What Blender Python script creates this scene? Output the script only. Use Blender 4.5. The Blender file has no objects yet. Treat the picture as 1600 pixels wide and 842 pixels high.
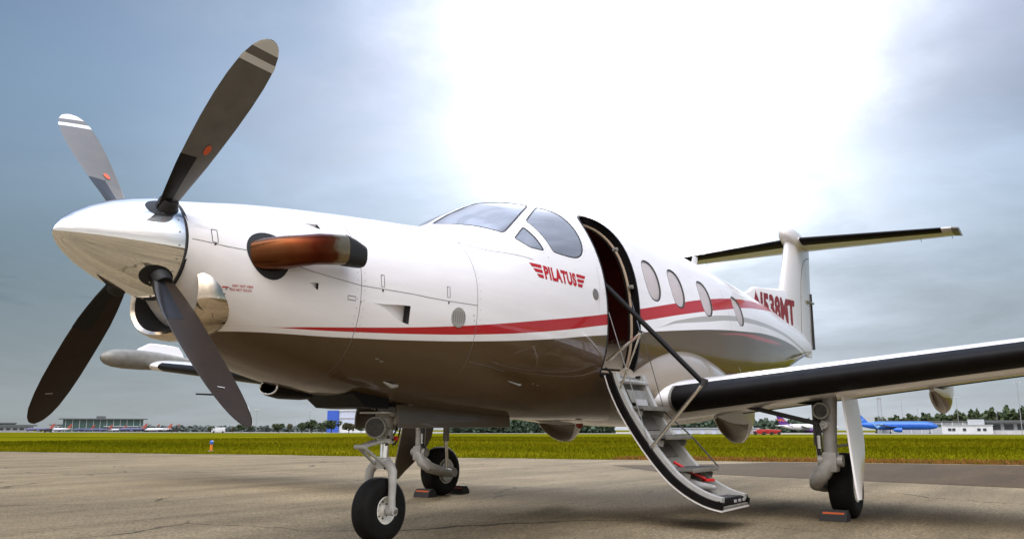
import bpy, bmesh, math, random
import numpy as np
from mathutils import Vector, Matrix
from mathutils.geometry import delaunay_2d_cdt
random.seed(7); rng = np.random.default_rng(7)
PI = math.pi; R = math.radians
scn = bpy.context.scene
COL = scn.collection
# world axes: x runs aft from the spinner tip, y to the aircraft's starboard, z up; metres; apron at z = 0

# ------------------------------------------------------------------ camera
YAW, PIT, FPX = R(33.957), R(10.742), 1306.4
cd = bpy.data.cameras.new('camera'); cam = bpy.data.objects.new('camera', cd); COL.objects.link(cam)
fw = Vector((math.cos(YAW)*math.cos(PIT), math.sin(YAW)*math.cos(PIT), math.sin(PIT)))
rt = fw.cross(Vector((0, 0, 1))).normalized(); upv = rt.cross(fw)
m = Matrix((rt, upv, -fw)).transposed().to_4x4(); m.translation = (-2.0463, -4.0863, .7689)
cam.matrix_world = m
cd.sensor_width = 36; cd.lens = FPX/1600*36; cd.clip_start = .05; cd.clip_end = 6000
scn.camera = cam

# ------------------------------------------------------------------ sky, sun, exposure
SUN_AZ, SUN_EL = R(24.5), R(23)
sd = Vector((math.cos(SUN_AZ)*math.cos(SUN_EL), math.sin(SUN_AZ)*math.cos(SUN_EL), math.sin(SUN_EL)))
world = bpy.data.worlds.new('World'); scn.world = world; world.use_nodes = True
def build_sky():
    nt = world.node_tree; N = nt.nodes; L = nt.links; N.clear()
    def nd(t, **k):
        n = N.new(t)
        for a, b in k.items(): setattr(n, a, b)
        return n
    def math_(op, a, b=None, c=None, clamp=False):
        n = nd('ShaderNodeMath', operation=op, use_clamp=clamp)
        for i, v in enumerate((a, b, c)):
            if v is None: continue
            if isinstance(v, (int, float)): n.inputs[i].default_value = v
            else: L.new(v, n.inputs[i])
        return n.outputs[0]
    def mixc(f, a, b, bt='MIX'):
        n = nd('ShaderNodeMix', data_type='RGBA', blend_type=bt)
        for s, v in ((n.inputs[0], f), (n.inputs[6], a), (n.inputs[7], b)):
            if isinstance(v, (int, float)): s.default_value = v
            elif isinstance(v, tuple): s.default_value = (*v, 1)
            else: L.new(v, s)
        return n.outputs[2]
    def ramp(v, a, b, lo=0., hi=1.):
        n = nd('ShaderNodeMapRange', interpolation_type='SMOOTHSTEP')
        L.new(v, n.inputs[0]); n.inputs[1].default_value = a; n.inputs[2].default_value = b
        n.inputs[3].default_value = lo; n.inputs[4].default_value = hi
        return n.outputs[0]
    out = nd('ShaderNodeOutputWorld'); bg = nd('ShaderNodeBackground'); L.new(bg.outputs[0], out.inputs[0])
    sky = nd('ShaderNodeTexSky', sky_type='NISHITA', sun_disc=False, sun_elevation=SUN_EL,
             sun_rotation=PI/2-SUN_AZ, air_density=1.25, dust_density=.2, ozone_density=2.0)
    tc = nd('ShaderNodeTexCoord'); g = tc.outputs['Generated']
    sep = nd('ShaderNodeSeparateXYZ'); L.new(g, sep.inputs[0])
    z = math_('MAXIMUM', sep.outputs[2], 0.)
    # clouds laid on a flat layer: direction divided by height
    zz = math_('ADD', z, .16)
    cx = math_('DIVIDE', sep.outputs[0], zz); cy = math_('DIVIDE', sep.outputs[1], zz)
    cv = nd('ShaderNodeCombineXYZ'); L.new(cx, cv.inputs[0]); L.new(cy, cv.inputs[1])
    def noise(sc, det, off, rough=.55, dist=0.):
        mp = nd('ShaderNodeMapping'); L.new(cv.outputs[0], mp.inputs[0])
        mp.inputs['Location'].default_value = off
        n = nd('ShaderNodeTexNoise'); L.new(mp.outputs[0], n.inputs['Vector'])
        n.inputs['Scale'].default_value = sc; n.inputs['Detail'].default_value = det
        n.inputs['Roughness'].default_value = rough; n.inputs['Distortion'].default_value = dist
        return n.outputs[0]
    n1 = noise(.55, 7, (4.6, 8.0, 0), .55, .4)
    n2 = noise(1.5, 6, (8.3, 4.4, 0), .6, .2)
    n3 = noise(.22, 3, (1.3, 9.2, 0), .5)
    cover = ramp(math_('ADD', math_('MULTIPLY', n1, .7), math_('MULTIPLY', n2, .3)), .42, .60)
    # angle from the veiled sun
    dt = nd('ShaderNodeVectorMath', operation='DOT_PRODUCT'); L.new(g, dt.inputs[0]); dt.inputs[1].default_value = sd
    wob = math_('ADD', dt.outputs['Value'], math_('MULTIPLY', math_('SUBTRACT', math_('MULTIPLY_ADD', n2, .5, math_('MULTIPLY', n1, .5)), .5), .11))
    front = ramp(dt.outputs['Value'], .70, -.40, 1.0, 4.5)      # added gain: sky opposite the sun brightened to light the white fuselage
    # cloud colour: grey-blue underside, varied by a large noise, brightening steeply upward to light the airplane
    shade = math_('MULTIPLY_ADD', n3, .55, .70)
    grad = math_('MULTIPLY_ADD', math_("POWER", z, 3.2), 2.9, .15)
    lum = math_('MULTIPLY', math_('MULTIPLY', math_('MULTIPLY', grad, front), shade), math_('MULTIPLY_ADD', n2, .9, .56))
    ccol = mixc(ramp(dt.outputs['Value'], .45, -.3), mixc(ramp(z, 0.02, .5), (.56, .90, 1.14), (.74, .88, 1.20)), (1.0, .955, .94))
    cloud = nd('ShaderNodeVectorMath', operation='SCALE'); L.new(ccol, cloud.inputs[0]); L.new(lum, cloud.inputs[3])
    blue = nd('ShaderNodeVectorMath', operation='SCALE'); L.new(sky.outputs[0], blue.inputs[0]); blue.inputs[3].default_value = .075
    base = mixc(math_('MULTIPLY', math_('MAXIMUM', math_('MAXIMUM', cover, ramp(z, .40, .06)), ramp(dt.outputs['Value'], .60, .0)), .94), blue.outputs[0], cloud.outputs[0])  # full cloud cover added away from the sun, as fill for the fuselage
    # veiled sun: a narrow white core and a wide bluish veil, both fraying with the cloud noise
    off_ = math_('MINIMUM', math_('SUBTRACT', wob, 1.0), 0.)
    core = math_('MULTIPLY', math_('POWER', 2.71828, math_('MULTIPLY', off_, 62.)), 1.7)
    veil = math_('MULTIPLY', math_('POWER', 2.71828, math_('MULTIPLY', off_, 11.5)), math_('MULTIPLY_ADD', n2, .5, .40))
    c1 = nd('ShaderNodeVectorMath', operation='SCALE'); c1.inputs[0].default_value = (1.0, .985, 1.0); L.new(core, c1.inputs[3])
    c2 = nd('ShaderNodeVectorMath', operation='SCALE'); c2.inputs[0].default_value = (.84, .90, 1.10); L.new(veil, c2.inputs[3])
    gs = nd('ShaderNodeVectorMath', operation='ADD'); L.new(c1.outputs[0], gs.inputs[0]); L.new(c2.outputs[0], gs.inputs[1])
    hz = nd('ShaderNodeVectorMath', operation='SCALE'); hz.inputs[0].default_value = (.98, 1.0, .98); L.new(ramp(z, .20, .0, 0., .20), hz.inputs[3])     # pale haze along the horizon
    g2 = nd('ShaderNodeVectorMath', operation='ADD'); L.new(gs.outputs[0], g2.inputs[0]); L.new(hz.outputs[0], g2.inputs[1])
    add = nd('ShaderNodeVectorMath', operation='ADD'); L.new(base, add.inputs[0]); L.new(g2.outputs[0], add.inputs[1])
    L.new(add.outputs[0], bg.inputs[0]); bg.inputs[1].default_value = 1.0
build_sky()
sl = bpy.data.lights.new('sun', 'SUN'); sl.energy = 2.4; sl.angle = R(9); sl.color = (1, .95, .88)
so = bpy.data.objects.new('sun', sl); COL.objects.link(so); so.rotation_euler = (-sd).to_track_quat('-Z', 'Y').to_euler()
scn.view_settings.view_transform = 'Standard'; scn.view_settings.look = 'None'
scn.view_settings.gamma = 1; scn.view_settings.exposure = 0.0
scn.render.engine = 'CYCLES'

# ------------------------------------------------------------------ materials
MATS = {}
def mat(name, col=(.8, .8, .8), rough=.5, metal=0., coat=0., ior=1.5, var=0., vscale=8., bump=0., bscale=60., emit=None, rvar=0.):
    if name in MATS: return MATS[name]
    M = bpy.data.materials.new(name); M.use_nodes = True; nt = M.node_tree; N = nt.nodes; L = nt.links
    b = N['Principled BSDF']
    b.inputs['Base Color'].default_value = (*col, 1); b.inputs['Roughness'].default_value = rough
    b.inputs['Metallic'].default_value = metal; b.inputs['IOR'].default_value = ior
    if coat: b.inputs['Coat Weight'].default_value = coat; b.inputs['Coat Roughness'].default_value = .04
    if var or bump or rvar:
        tc = N.new('ShaderNodeTexCoord')
    if var or rvar:
        n = N.new('ShaderNodeTexNoise'); n.inputs['Scale'].default_value = vscale; n.inputs['Detail'].default_value = 6
        L.new(tc.outputs['Object'], n.inputs['Vector'])
    if var:
        r = N.new('ShaderNodeMapRange'); L.new(n.outputs[0], r.inputs[0]); r.inputs[1].default_value = .3; r.inputs[2].default_value = .7
        r.inputs[3].default_value = 1-var; r.inputs[4].default_value = 1+var
        v = N.new('ShaderNodeVectorMath'); v.operation = 'SCALE'; v.inputs[0].default_value = col; L.new(r.outputs[0], v.inputs[3])
        L.new(v.outputs[0], b.inputs['Base Color'])
    if rvar:
        r2 = N.new('ShaderNodeMapRange'); L.new(n.outputs[0], r2.inputs[0]); r2.inputs[1].default_value = .3; r2.inputs[2].default_value = .7
        r2.inputs[3].default_value = max(.01, rough-rvar); r2.inputs[4].default_value = rough+rvar
        L.new(r2.outputs[0], b.inputs['Roughness'])
    if bump:
        n2 = N.new('ShaderNodeTexNoise'); n2.inputs['Scale'].default_value = bscale; n2.inputs['Detail'].default_value = 4
        L.new(tc.outputs['Object'], n2.inputs['Vector'])
        bp = N.new('ShaderNodeBump'); bp.inputs['Strength'].default_value = bump; bp.inputs['Distance'].default_value = .01
        L.new(n2.outputs[0], bp.inputs['Height']); L.new(bp.outputs[0], b.inputs['Normal'])
    if emit:
        b.inputs['Emission Color'].default_value = (*emit, 1); b.inputs['Emission Strength'].default_value = 1
    MATS[name] = M; return M
WHITE = (.81, .785, .78); TAUPE = (.078, .044, .016); RED = (.43, .010, .014)
mat('white_paint', WHITE, .22, coat=.6, rvar=.05, vscale=3)
mat('taupe_paint', (.11, .075, .042), .25, coat=.5)
mat('red_paint', RED, .35)
mat('grey_paint', (.30, .28, .25), .3, coat=.4)
mat('polished', (.86, .85, .83), .06, 1, rvar=.03, vscale=14, bump=.02, bscale=9)
mat('chrome', (.8, .79, .77), .12, 1)
mat('steel', (.42, .41, .39), .3, 1, var=.15)
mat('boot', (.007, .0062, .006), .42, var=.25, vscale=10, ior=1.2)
mat('rubber', (.007, .0065, .006), .7, ior=1.3, var=.3, vscale=14, bump=.15)
mat('black', (.006, .006, .006), .6)
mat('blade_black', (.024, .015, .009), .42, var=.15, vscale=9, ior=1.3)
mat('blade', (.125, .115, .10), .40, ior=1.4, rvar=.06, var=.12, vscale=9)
mat('blade_cuff', (.006, .005, .005), .3, var=.2, ior=1.35)
mat('band_white', (.62, .62, .60), .4)
mat('orange', (.62, .09, .015), .45)
mat('gear_paint', (.46, .45, .42), .32, coat=.2, var=.16, vscale=11)
mat('gear_main', (.27, .26, .235), .36, coat=.1, var=.2, vscale=11)
mat('gear_dull', (.19, .18, .155), .4, var=.18, vscale=12)
mat('rim', (.78, .76, .69), .35, var=.1, vscale=20)
mat('seam', (.16, .155, .15), .7)
mat('seam_dark', (.03, .03, .03), .7)
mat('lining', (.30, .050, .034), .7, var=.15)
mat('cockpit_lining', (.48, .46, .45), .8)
mat('leather', (.16, .13, .11), .55)
mat('panel_black', (.012, .012, .013), .5)
mat('beige_trim', (.36, .27, .19), .55)
mat('stair_grey', (.36, .355, .33), .38, var=.12, vscale=14)
mat('stair_dark', (.045, .043, .042), .7, bump=.4, bscale=220)
mat('tread', (.10, .093, .08), .6, bump=.3, bscale=200)
mat('lever_red', (.55, .012, .012), .3)
mat('blind', (.86, .80, .79), .6)
mat('wing_under', (.46, .41, .34), .35, coat=.3, var=.08, vscale=4)
mat('grille', (.36, .35, .34), .4, var=.2, vscale=60)
mat('lens', (.035, .033, .03), .2, .2, var=.5, vscale=45)
def glass(name, tint, rough=.015, spec=1.5, added_mirror=.0, haze=0.):
    M = bpy.data.materials.new(name); M.use_nodes = True; N = M.node_tree.nodes; L = M.node_tree.links; N.clear()
    o = N.new('ShaderNodeOutputMaterial'); mx = N.new('ShaderNodeMixShader'); f = N.new('ShaderNodeFresnel'); f.inputs[0].default_value = spec
    t = N.new('ShaderNodeBsdfTransparent'); t.inputs[0].default_value = (*tint, 1)
    gl = N.new('ShaderNodeBsdfGlossy'); gl.inputs['Roughness'].default_value = rough
    fa_ = N.new('ShaderNodeMath'); fa_.operation = 'MULTIPLY_ADD'; L.new(f.outputs[0], fa_.inputs[0]); fa_.inputs[1].default_value = 1-added_mirror; fa_.inputs[2].default_value = added_mirror
    df = N.new('ShaderNodeBsdfDiffuse'); df.inputs[0].default_value = (.62, .60, .61, 1); m2 = N.new('ShaderNodeMixShader'); m2.inputs[0].default_value = haze
    L.new(t.outputs[0], m2.inputs[1]); L.new(df.outputs[0], m2.inputs[2])
    L.new(fa_.outputs[0], mx.inputs[0]); L.new(m2.outputs[0], mx.inputs[1]); L.new(gl.outputs[0], mx.inputs[2]); L.new(mx.outputs[0], o.inputs[0])
    MATS[name] = M; return M
glass('windshield_glass', (.85, .84, .84), spec=1.8, added_mirror=.46, haze=.34)    # fixed mirror share and pale diffuse stand in for bright cloud reflections
glass('window_glass', (.97, .96, .96), spec=1.32)

def heat_metal():
    M = bpy.data.materials.new('heat_tinted_metal'); M.use_nodes = True; N = M.node_tree.nodes; L = M.node_tree.links; b = N['Principled BSDF']
    b.inputs['Metallic'].default_value = 1; b.inputs['Roughness'].default_value = .27
    tc = N.new('ShaderNodeTexCoord'); sp = N.new('ShaderNodeSeparateXYZ'); L.new(tc.outputs['Object'], sp.inputs[0])
    n = N.new('ShaderNodeTexNoise'); n.inputs['Scale'].default_value = 9; n.inputs['Detail'].default_value = 5; L.new(tc.outputs['Object'], n.inputs['Vector'])
    a = N.new('ShaderNodeMath'); a.operation = 'MULTIPLY_ADD'; L.new(n.outputs[0], a.inputs[0]); a.inputs[1].default_value = .28; L.new(sp.outputs[0], a.inputs[2])
    r = N.new('ShaderNodeMapRange'); L.new(a.outputs[0], r.inputs[0]); r.inputs[1].default_value = .95; r.inputs[2].default_value = 1.47
    cr = N.new('ShaderNodeValToRGB'); L.new(r.outputs[0], cr.inputs[0]); e = cr.color_ramp.elements
    e[0].color = (.15, .065, .025, 1); e[1].color = (.28, .23, .15, 1)
    for p, c in ((.3, (.13, .036, .013, 1)), (.55, (.085, .014, .006, 1)), (.76, (.12, .036, .014, 1)), (.84, (.25, .19, .12, 1))):
        q = e.new(p); q.color = c
    L.new(cr.outputs[0], b.inputs['Base Color']); MATS['heat'] = M
heat_metal()

# ------------------------------------------------------------------ mesh helpers
def link(name, me, mats, parent=None, smooth=None):
    o = bpy.data.objects.new(name, me); COL.objects.link(o)
    for q in (mats if isinstance(mats, (list, tuple)) else [mats]):
        me.materials.append(MATS[q] if isinstance(q, str) else q)
    if parent is not None: o.parent = parent
    if smooth is not None:
        me.polygons.foreach_set('use_smooth', [True]*len(me.polygons))
        if smooth > 0: me.set_sharp_from_angle(angle=R(smooth))
    return o
def mesh(vs, fs):
    me = bpy.data.meshes.new('m'); me.from_pydata([tuple(map(float, v)) for v in vs], [], [tuple(map(int, f)) for f in fs]); me.update(); return me
class MB:
    """collects shapes of ONE part"""
    def __init__(s): s.v = []; s.f = []; s.mi = []
    def add(s, vs, fs, mi=0):
        k = len(s.v); s.v += [tuple(v) for v in vs]; s.f += [tuple(i+k for i in f) for f in fs]; s.mi += [mi]*len(fs); return s
    def box(s, c, d, rot=None, mi=0, ch=.0):
        """box centred at c, size d; chamfer ch"""
        hx, hy, hz = d[0]/2, d[1]/2, d[2]/2
        if ch <= 0:
            vs = [Vector((x*hx, y*hy, z*hz)) for x in (-1, 1) for y in (-1, 1) for z in (-1, 1)]
            fs = [(0, 1, 3, 2), (4, 6, 7, 5), (0, 4, 5, 1), (2, 3, 7, 6), (0, 2, 6, 4), (1, 5, 7, 3)]
        else:
            bm = bmesh.new(); bmesh.ops.create_cube(bm, size=1)
            for v in bm.verts: v.co = Vector((v.co.x*d[0], v.co.y*d[1], v.co.z*d[2]))
            bmesh.ops.bevel(bm, geom=bm.edges[:], offset=ch, segments=2, affect='EDGES', profile=.6)
            bm.verts.index_update(); vs = [v.co.copy() for v in bm.verts]; fs = [[v.index for v in f.verts] for f in bm.faces]; bm.free()
        if rot is not None: vs = [rot @ v for v in vs]
        return s.add([v+Vector(c) for v in vs], fs, mi)
    def tube(s, pts, r, n=10, cap=True, mi=0):
        pts = [Vector(p) for p in pts]; rs = r if isinstance(r, (list, tuple)) else [r]*len(pts)
        vs = []; fs = []
        t0 = (pts[1]-pts[0]).normalized(); a = t0.orthogonal().normalized()
        for i, p in enumerate(pts):
            t = ((pts[min(i+1, len(pts)-1)]-p).normalized()+(p-pts[max(i-1, 0)]).normalized()).normalized()
            a = (a-t*a.dot(t)).normalized(); b = t.cross(a)
            for k in range(n):
                w = 2*PI*k/n; vs.append(p+(a*math.cos(w)+b*math.sin(w))*rs[i])
        for i in range(len(pts)-1):
            for k in range(n):
                fs.append((i*n+k, i*n+(k+1) % n, (i+1)*n+(k+1) % n, (i+1)*n+k))
        if cap: fs.append(tuple(range(n-1, -1, -1))); fs.append(tuple((len(pts)-1)*n+k for k in range(n)))
        return s.add(vs, fs, mi)
    def loft(s, rings, closed=True, cap=(True, True), mi=0):
        n = len(rings[0]); vs = [tuple(p) for r in rings for p in r]; fs = []
        for i in range(len(rings)-1):
            for k in range(n if closed else n-1):
                fs.append((i*n+k, i*n+(k+1) % n, (i+1)*n+(k+1) % n, (i+1)*n+k))
        if cap[0]: fs.append(tuple(range(n-1, -1, -1)))
        if cap[1]: fs.append(tuple((len(rings)-1)*n+k for k in range(n)))
        return s.add(vs, fs, mi)
    def lathe(s, prof, origin, axis, n=32, mi=0, closed_prof=False):
        """prof: list of (distance along axis, radius)"""
        ax = Vector(axis).normalized(); a = ax.orthogonal().normalized(); b = ax.cross(a); o = Vector(origin)
        vs = [o+ax*d+(a*math.cos(2*PI*k/n)+b*math.sin(2*PI*k/n))*r for d, r in prof for k in range(n)]
        fs = []; m_ = len(prof)
        for i in range(m_ if closed_prof else m_-1):
            j = (i+1) % m_
            for k in range(n): fs.append((i*n+k, i*n+(k+1) % n, j*n+(k+1) % n, j*n+k))
        return s.add(vs, fs, mi)
    def build(s, name, mats, parent=None, smooth=40, fix=True):
        me = mesh(s.v, s.f)
        if any(s.mi): me.polygons.foreach_set('material_index', s.mi)
        if fix:
            bm = bmesh.new(); bm.from_mesh(me); bmesh.ops.recalc_face_normals(bm, faces=bm.faces[:]); bm.to_mesh(me); bm.free()
        return link(name, me, mats, parent, smooth)
def empty(name, loc=(0, 0, 0), label=None, cat=None, group=None):
    o = bpy.data.objects.new(name, None); COL.objects.link(o); o.location = loc; o.empty_display_size = .2
    tag(o, label, cat, group); return o
def tag(o, label=None, cat=None, group=None, kind=None):
    for k, v in (('label', label), ('category', cat), ('group', group), ('kind', kind)):
        if v: o[k] = v
    return o
def copy_tree(o, parent=None):
    c = o.copy(); COL.objects.link(c); c.parent = parent
    for ch in list(o.children): copy_tree(ch, c)
    return c

# ================================================================== THE SETTING
def node_mat(name):
    M = bpy.data.materials.new(name); M.use_nodes = True; MATS[name] = M; return M, M.node_tree.nodes, M.node_tree.links, M.node_tree.nodes['Principled BSDF']
def concrete(name, base, dark, speck=.62, crack=True):
    M, N, L, b = node_mat(name)
    tc = N.new('ShaderNodeTexCoord'); V = tc.outputs['Object']
    def noise(sc, det=5, scale=(1, 1, 1), rough=.55, rot=0.):
        mp = N.new('ShaderNodeMapping'); mp.inputs['Scale'].default_value = scale; mp.inputs['Rotation'].default_value = (0, 0, rot); L.new(V, mp.inputs[0])
        n = N.new('ShaderNodeTexNoise'); n.inputs['Scale'].default_value = sc; n.inputs['Detail'].default_value = det; n.inputs['Roughness'].default_value = rough; L.new(mp.outputs[0], n.inputs['Vector']); return n.outputs[0]
    def rng_(v, a, b_, lo, hi):
        m_ = N.new('ShaderNodeMapRange'); L.new(v, m_.inputs[0]); m_.inputs[1].default_value = a; m_.inputs[2].default_value = b_; m_.inputs[3].default_value = lo; m_.inputs[4].default_value = hi; return m_.outputs[0]
    def mul(a, c):
        m_ = N.new('ShaderNodeMath'); m_.operation = 'MULTIPLY'; L.new(a, m_.inputs[0]); L.new(c, m_.inputs[1]); return m_.outputs[0]
    big = rng_(noise(.35, 4), .3, .7, .82, 1.12)
    streak = rng_(noise(.5, 7, (.35, 2.6, 1), .62, R(-20)), .36, .66, 1.12, .62)
    fine = rng_(noise(38, 4, rough=.8), .36, .64, 1-speck, 1+speck)
    mid = rng_(noise(9, 5, rough=.65), .32, .68, .80, 1.18)
    f = mul(mul(big, streak), mul(fine, mid))
    vo = N.new('ShaderNodeTexVoronoi'); vo.inputs['Scale'].default_value = 120; L.new(V, vo.inputs['Vector'])
    peb = rng_(vo.outputs['Distance'], .0, .55, .78, 1.18); f = mul(f, peb)
    if crack:
        dn = N.new('ShaderNodeTexNoise'); dn.inputs['Scale'].default_value = 1.1; dn.inputs['Detail'].default_value = 5; L.new(V, dn.inputs['Vector'])
        ad = N.new('ShaderNodeVectorMath'); ad.operation = 'MULTIPLY_ADD'; L.new(dn.outputs['Color'], ad.inputs[0]); ad.inputs[1].default_value = (.8, .8, 0); L.new(V, ad.inputs[2])
        ve = N.new('ShaderNodeTexVoronoi'); ve.feature = 'DISTANCE_TO_EDGE'; ve.inputs['Scale'].default_value = .30; L.new(ad.outputs[0], ve.inputs['Vector'])
        cr = rng_(ve.outputs['Distance'], .002, .008, .22, 1.0)
        gate = rng_(noise(.45, 2), .47, .53, 0, 1)          # only some stretches have opened
        mx = N.new('ShaderNodeMix'); mx.data_type = 'FLOAT'; L.new(gate, mx.inputs[0]); mx.inputs[2].default_value = 1.0; L.new(cr, mx.inputs[3]); f = mul(f, mx.outputs[0])
    sc = N.new('ShaderNodeVectorMath'); sc.operation = 'SCALE'; sc.inputs[0].default_value = base; L.new(f, sc.inputs[3])
    tint = N.new('ShaderNodeMix'); tint.data_type = 'RGBA'; L.new(rng_(noise(.8, 5), .45, .75, 0, .5), tint.inputs[0]); L.new(sc.outputs[0], tint.inputs[6]); tint.inputs[7].default_value = (*dark, 1)
    L.new(tint.outputs[2], b.inputs['Base Color']); b.inputs['Roughness'].default_value = .9; b.inputs['Specular IOR Level'].default_value = .08
    bp = N.new('ShaderNodeBump'); bp.inputs['Strength'].default_value = .55; bp.inputs['Distance'].default_value = .006; L.new(f, bp.inputs['Height']); L.new(bp.outputs[0], b.inputs['Normal'])
concrete('apron_concrete', (.190, .148, .090), (.110, .082, .047))
concrete('taxi_asphalt', (.060, .039, .021), (.043, .029, .016), .22, False)
def grass_mat(name, c0, c1, c2):
    M, N, L, b = node_mat(name); tc = N.new('ShaderNodeTexCoord')
    n = N.new('ShaderNodeTexNoise'); n.inputs['Scale'].default_value = .06; n.inputs['Detail'].default_value = 8; n.inputs['Roughness'].default_value = .65
    mp = N.new('ShaderNodeMapping'); mp.inputs['Scale'].default_value = (1, .45, 1); mp.inputs['Rotation'].default_value = (0, 0, R(15)); L.new(tc.outputs['Object'], mp.inputs[0]); L.new(mp.outputs[0], n.inputs['Vector'])
    cr = N.new('ShaderNodeValToRGB'); L.new(n.outputs[0], cr.inputs[0]); e = cr.color_ramp.elements; e[0].position = .36; e[0].color = (*c0, 1); e[1].position = .66; e[1].color = (*c2, 1); q = e.new(.5); q.color = (*c1, 1)
    L.new(cr.outputs[0], b.inputs['Base Color']); b.inputs['Roughness'].default_value = .9; b.inputs['Specular IOR Level'].default_value = .0
grass_mat('grass_ground', (.068, .069, .002), (.108, .104, .003), (.16, .138, .005))
grass_mat('grass_blade', (.080, .084, .002), (.124, .118, .003), (.176, .152, .006))
mat('dry_grass', (.20, .085, .006), .85, var=.35, vscale=2)

# ground to the horizon, paved apron in front, darker taxi lane on the right
EDGE0, EDGE1 = Vector((12.27, 26.43)), Vector((19.30, -2.92)); ed = (EDGE1-EDGE0).normalized(); en = Vector((-ed.y, ed.x))  # en points out over the grass
if en.x < 0: en = -en
def gz(x, y):
    """the field falls away very gently from the apron edge"""
    d = (Vector((x, y))-EDGE0).dot(en); return -.05-.0042*max(0, min(d, 1600))
q_ = []
for t in (-3000, 3000):
    for d in (-600, .6, 1600, 3400):
        p = EDGE0.lerp(EDGE1, .5)+ed*t+en*d; q_.append((p.x, p.y, gz(p.x, p.y)-(.02 if d < 1 else 0)))
tag(MB().add(q_, [(0, 1, 5, 4), (1, 2, 6, 5), (2, 3, 7, 6)]).build('grass_field', 'grass_ground', None, None, True), kind='structure')
A = EDGE0-ed*400; B = EDGE1+ed*400; D = A-en*300; E_ = B-en*300
def jag(a, b, n, amp):
    o = []
    for i in range(n+1):
        t = i/n; p = a.lerp(b, t); k = max(0, 1-abs((p-(EDGE0+EDGE1)/2).length/90)); o.append(p+en*rng.uniform(-amp, amp)*k)
    return o
top = jag(A, B, 700, .22); vs = [(p.x, p.y, 0) for p in top]+[(E_.x, E_.y, 0), (D.x, D.y, 0)]
n_ = len(top)
a_ = MB().add(vs, [tuple(range(len(vs)))]).add([(p.x, p.y, z) for p in top for z in (0, -.06)], [(2*i, 2*i+1, 2*i+3, 2*i+2) for i in range(n_-1)]).build('apron', 'apron_concrete', None, None, True); tag(a_, kind='structure')
pl = [(14.2, 4.3), (15.6, 3.1), (16.55, 2.3)]
far_ = [EDGE0.lerp(EDGE1, .83)+ed*d-en*.35 for d in (0, 10, 40, 120)]
near_ = [(12.2, 2.35), (12.0, 1.2), (11.05, -3.4), (7, -28), (-10, -120)]
vs = [(x, y, .004) for x, y in pl]+[(p.x, p.y, .004) for p in far_]+[(x, y, .004) for x, y in near_[::-1]]
tx = MB().add(vs, [tuple(range(len(vs)))]).build('taxi_lane', 'taxi_asphalt', None, None, True); tag(tx, kind='structure')

# grass: blades over the first stretch beyond the pavement, thinner with distance
def blades(name, m, n, dmax, hmin, hmax, power, dmin=0.0, along=(-18, 60), w=.012):
    V = []; F = []
    t = rng.uniform(along[0], along[1], n); d = dmin+(dmax-dmin)*rng.random(n)**power
    p0 = (EDGE0.lerp(EDGE1, .5)); base = np.array([p0.x, p0.y])+np.outer(t-20, [ed.x, ed.y])+np.outer(d, [en.x, en.y])
    sc = 1+d/18; h = rng.uniform(hmin, hmax, n)*(.7+.3*sc); a = rng.uniform(0, 2*PI, n); ln = rng.uniform(.1, .6, n)*h; az = rng.uniform(0, 2*PI, n)
    ww = w*sc*rng.uniform(.7, 1.4, n)
    dx, dy = np.cos(a)*ww, np.sin(a)*ww
    P = np.zeros((n, 4, 3))
    P[:, 0] = np.stack([base[:, 0]-dx, base[:, 1]-dy, -.05+0*h], 1); P[:, 1] = np.stack([base[:, 0]+dx, base[:, 1]+dy, -.05+0*h], 1)
    mx, my = np.cos(az)*ln*.35, np.sin(az)*ln*.35
    P[:, 2] = np.stack([base[:, 0]+mx+dx*.6, base[:, 1]+my+dy*.6, h*.6-.05], 1); P[:, 3] = np.stack([base[:, 0]+np.cos(az)*ln, base[:, 1]+np.sin(az)*ln, h-.05], 1)
    P[:, :, 2] -= .0042*d[:, None]
    i = np.arange(n)[:, None]*4; F = np.concatenate([i+np.array([[0, 1, 2]]), i+np.array([[0, 2, 3]])])
    me = bpy.data.meshes.new('g'); me.vertices.add(n*4); me.vertices.foreach_set('co', P.ravel()); me.loops.add(len(F)*3); me.loops.foreach_set('vertex_index', F.ravel().astype(np.int32))
    me.polygons.add(len(F)); me.polygons.foreach_set('loop_start', np.arange(0, len(F)*3, 3, dtype=np.int32)); me.update(calc_edges=True); me.validate()
    return link(name, me, m)
tag(blades('grass', 'grass_blade', 200000, 80, .03, .10, 1.7, 0.05, (-22, 75)), 'mown yellow-green grass beyond the edge of the apron', 'grass', None, 'stuff')
tag(blades('dry_grass', 'dry_grass', 34000, 2.6, .03, .13, 1.3, 0.02, (26, 62)), 'rust-brown dry grass along the edge of the taxi lane', 'grass', None, 'stuff')

# ================================================================== THE AIRPLANE
plane = empty('airplane', (4.5, 0, 0), 'white and taupe single propeller airplane with red stripe and lowered airstair, on the apron', 'airplane')
def adopt(o, parent):
    """parent keeping world place (all parts are modelled in world coordinates)"""
    o.parent = parent
    o.matrix_parent_inverse = Matrix.Translation(-Vector(plane.location)) if parent is plane else Matrix.Identity(4)
    return o

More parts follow.
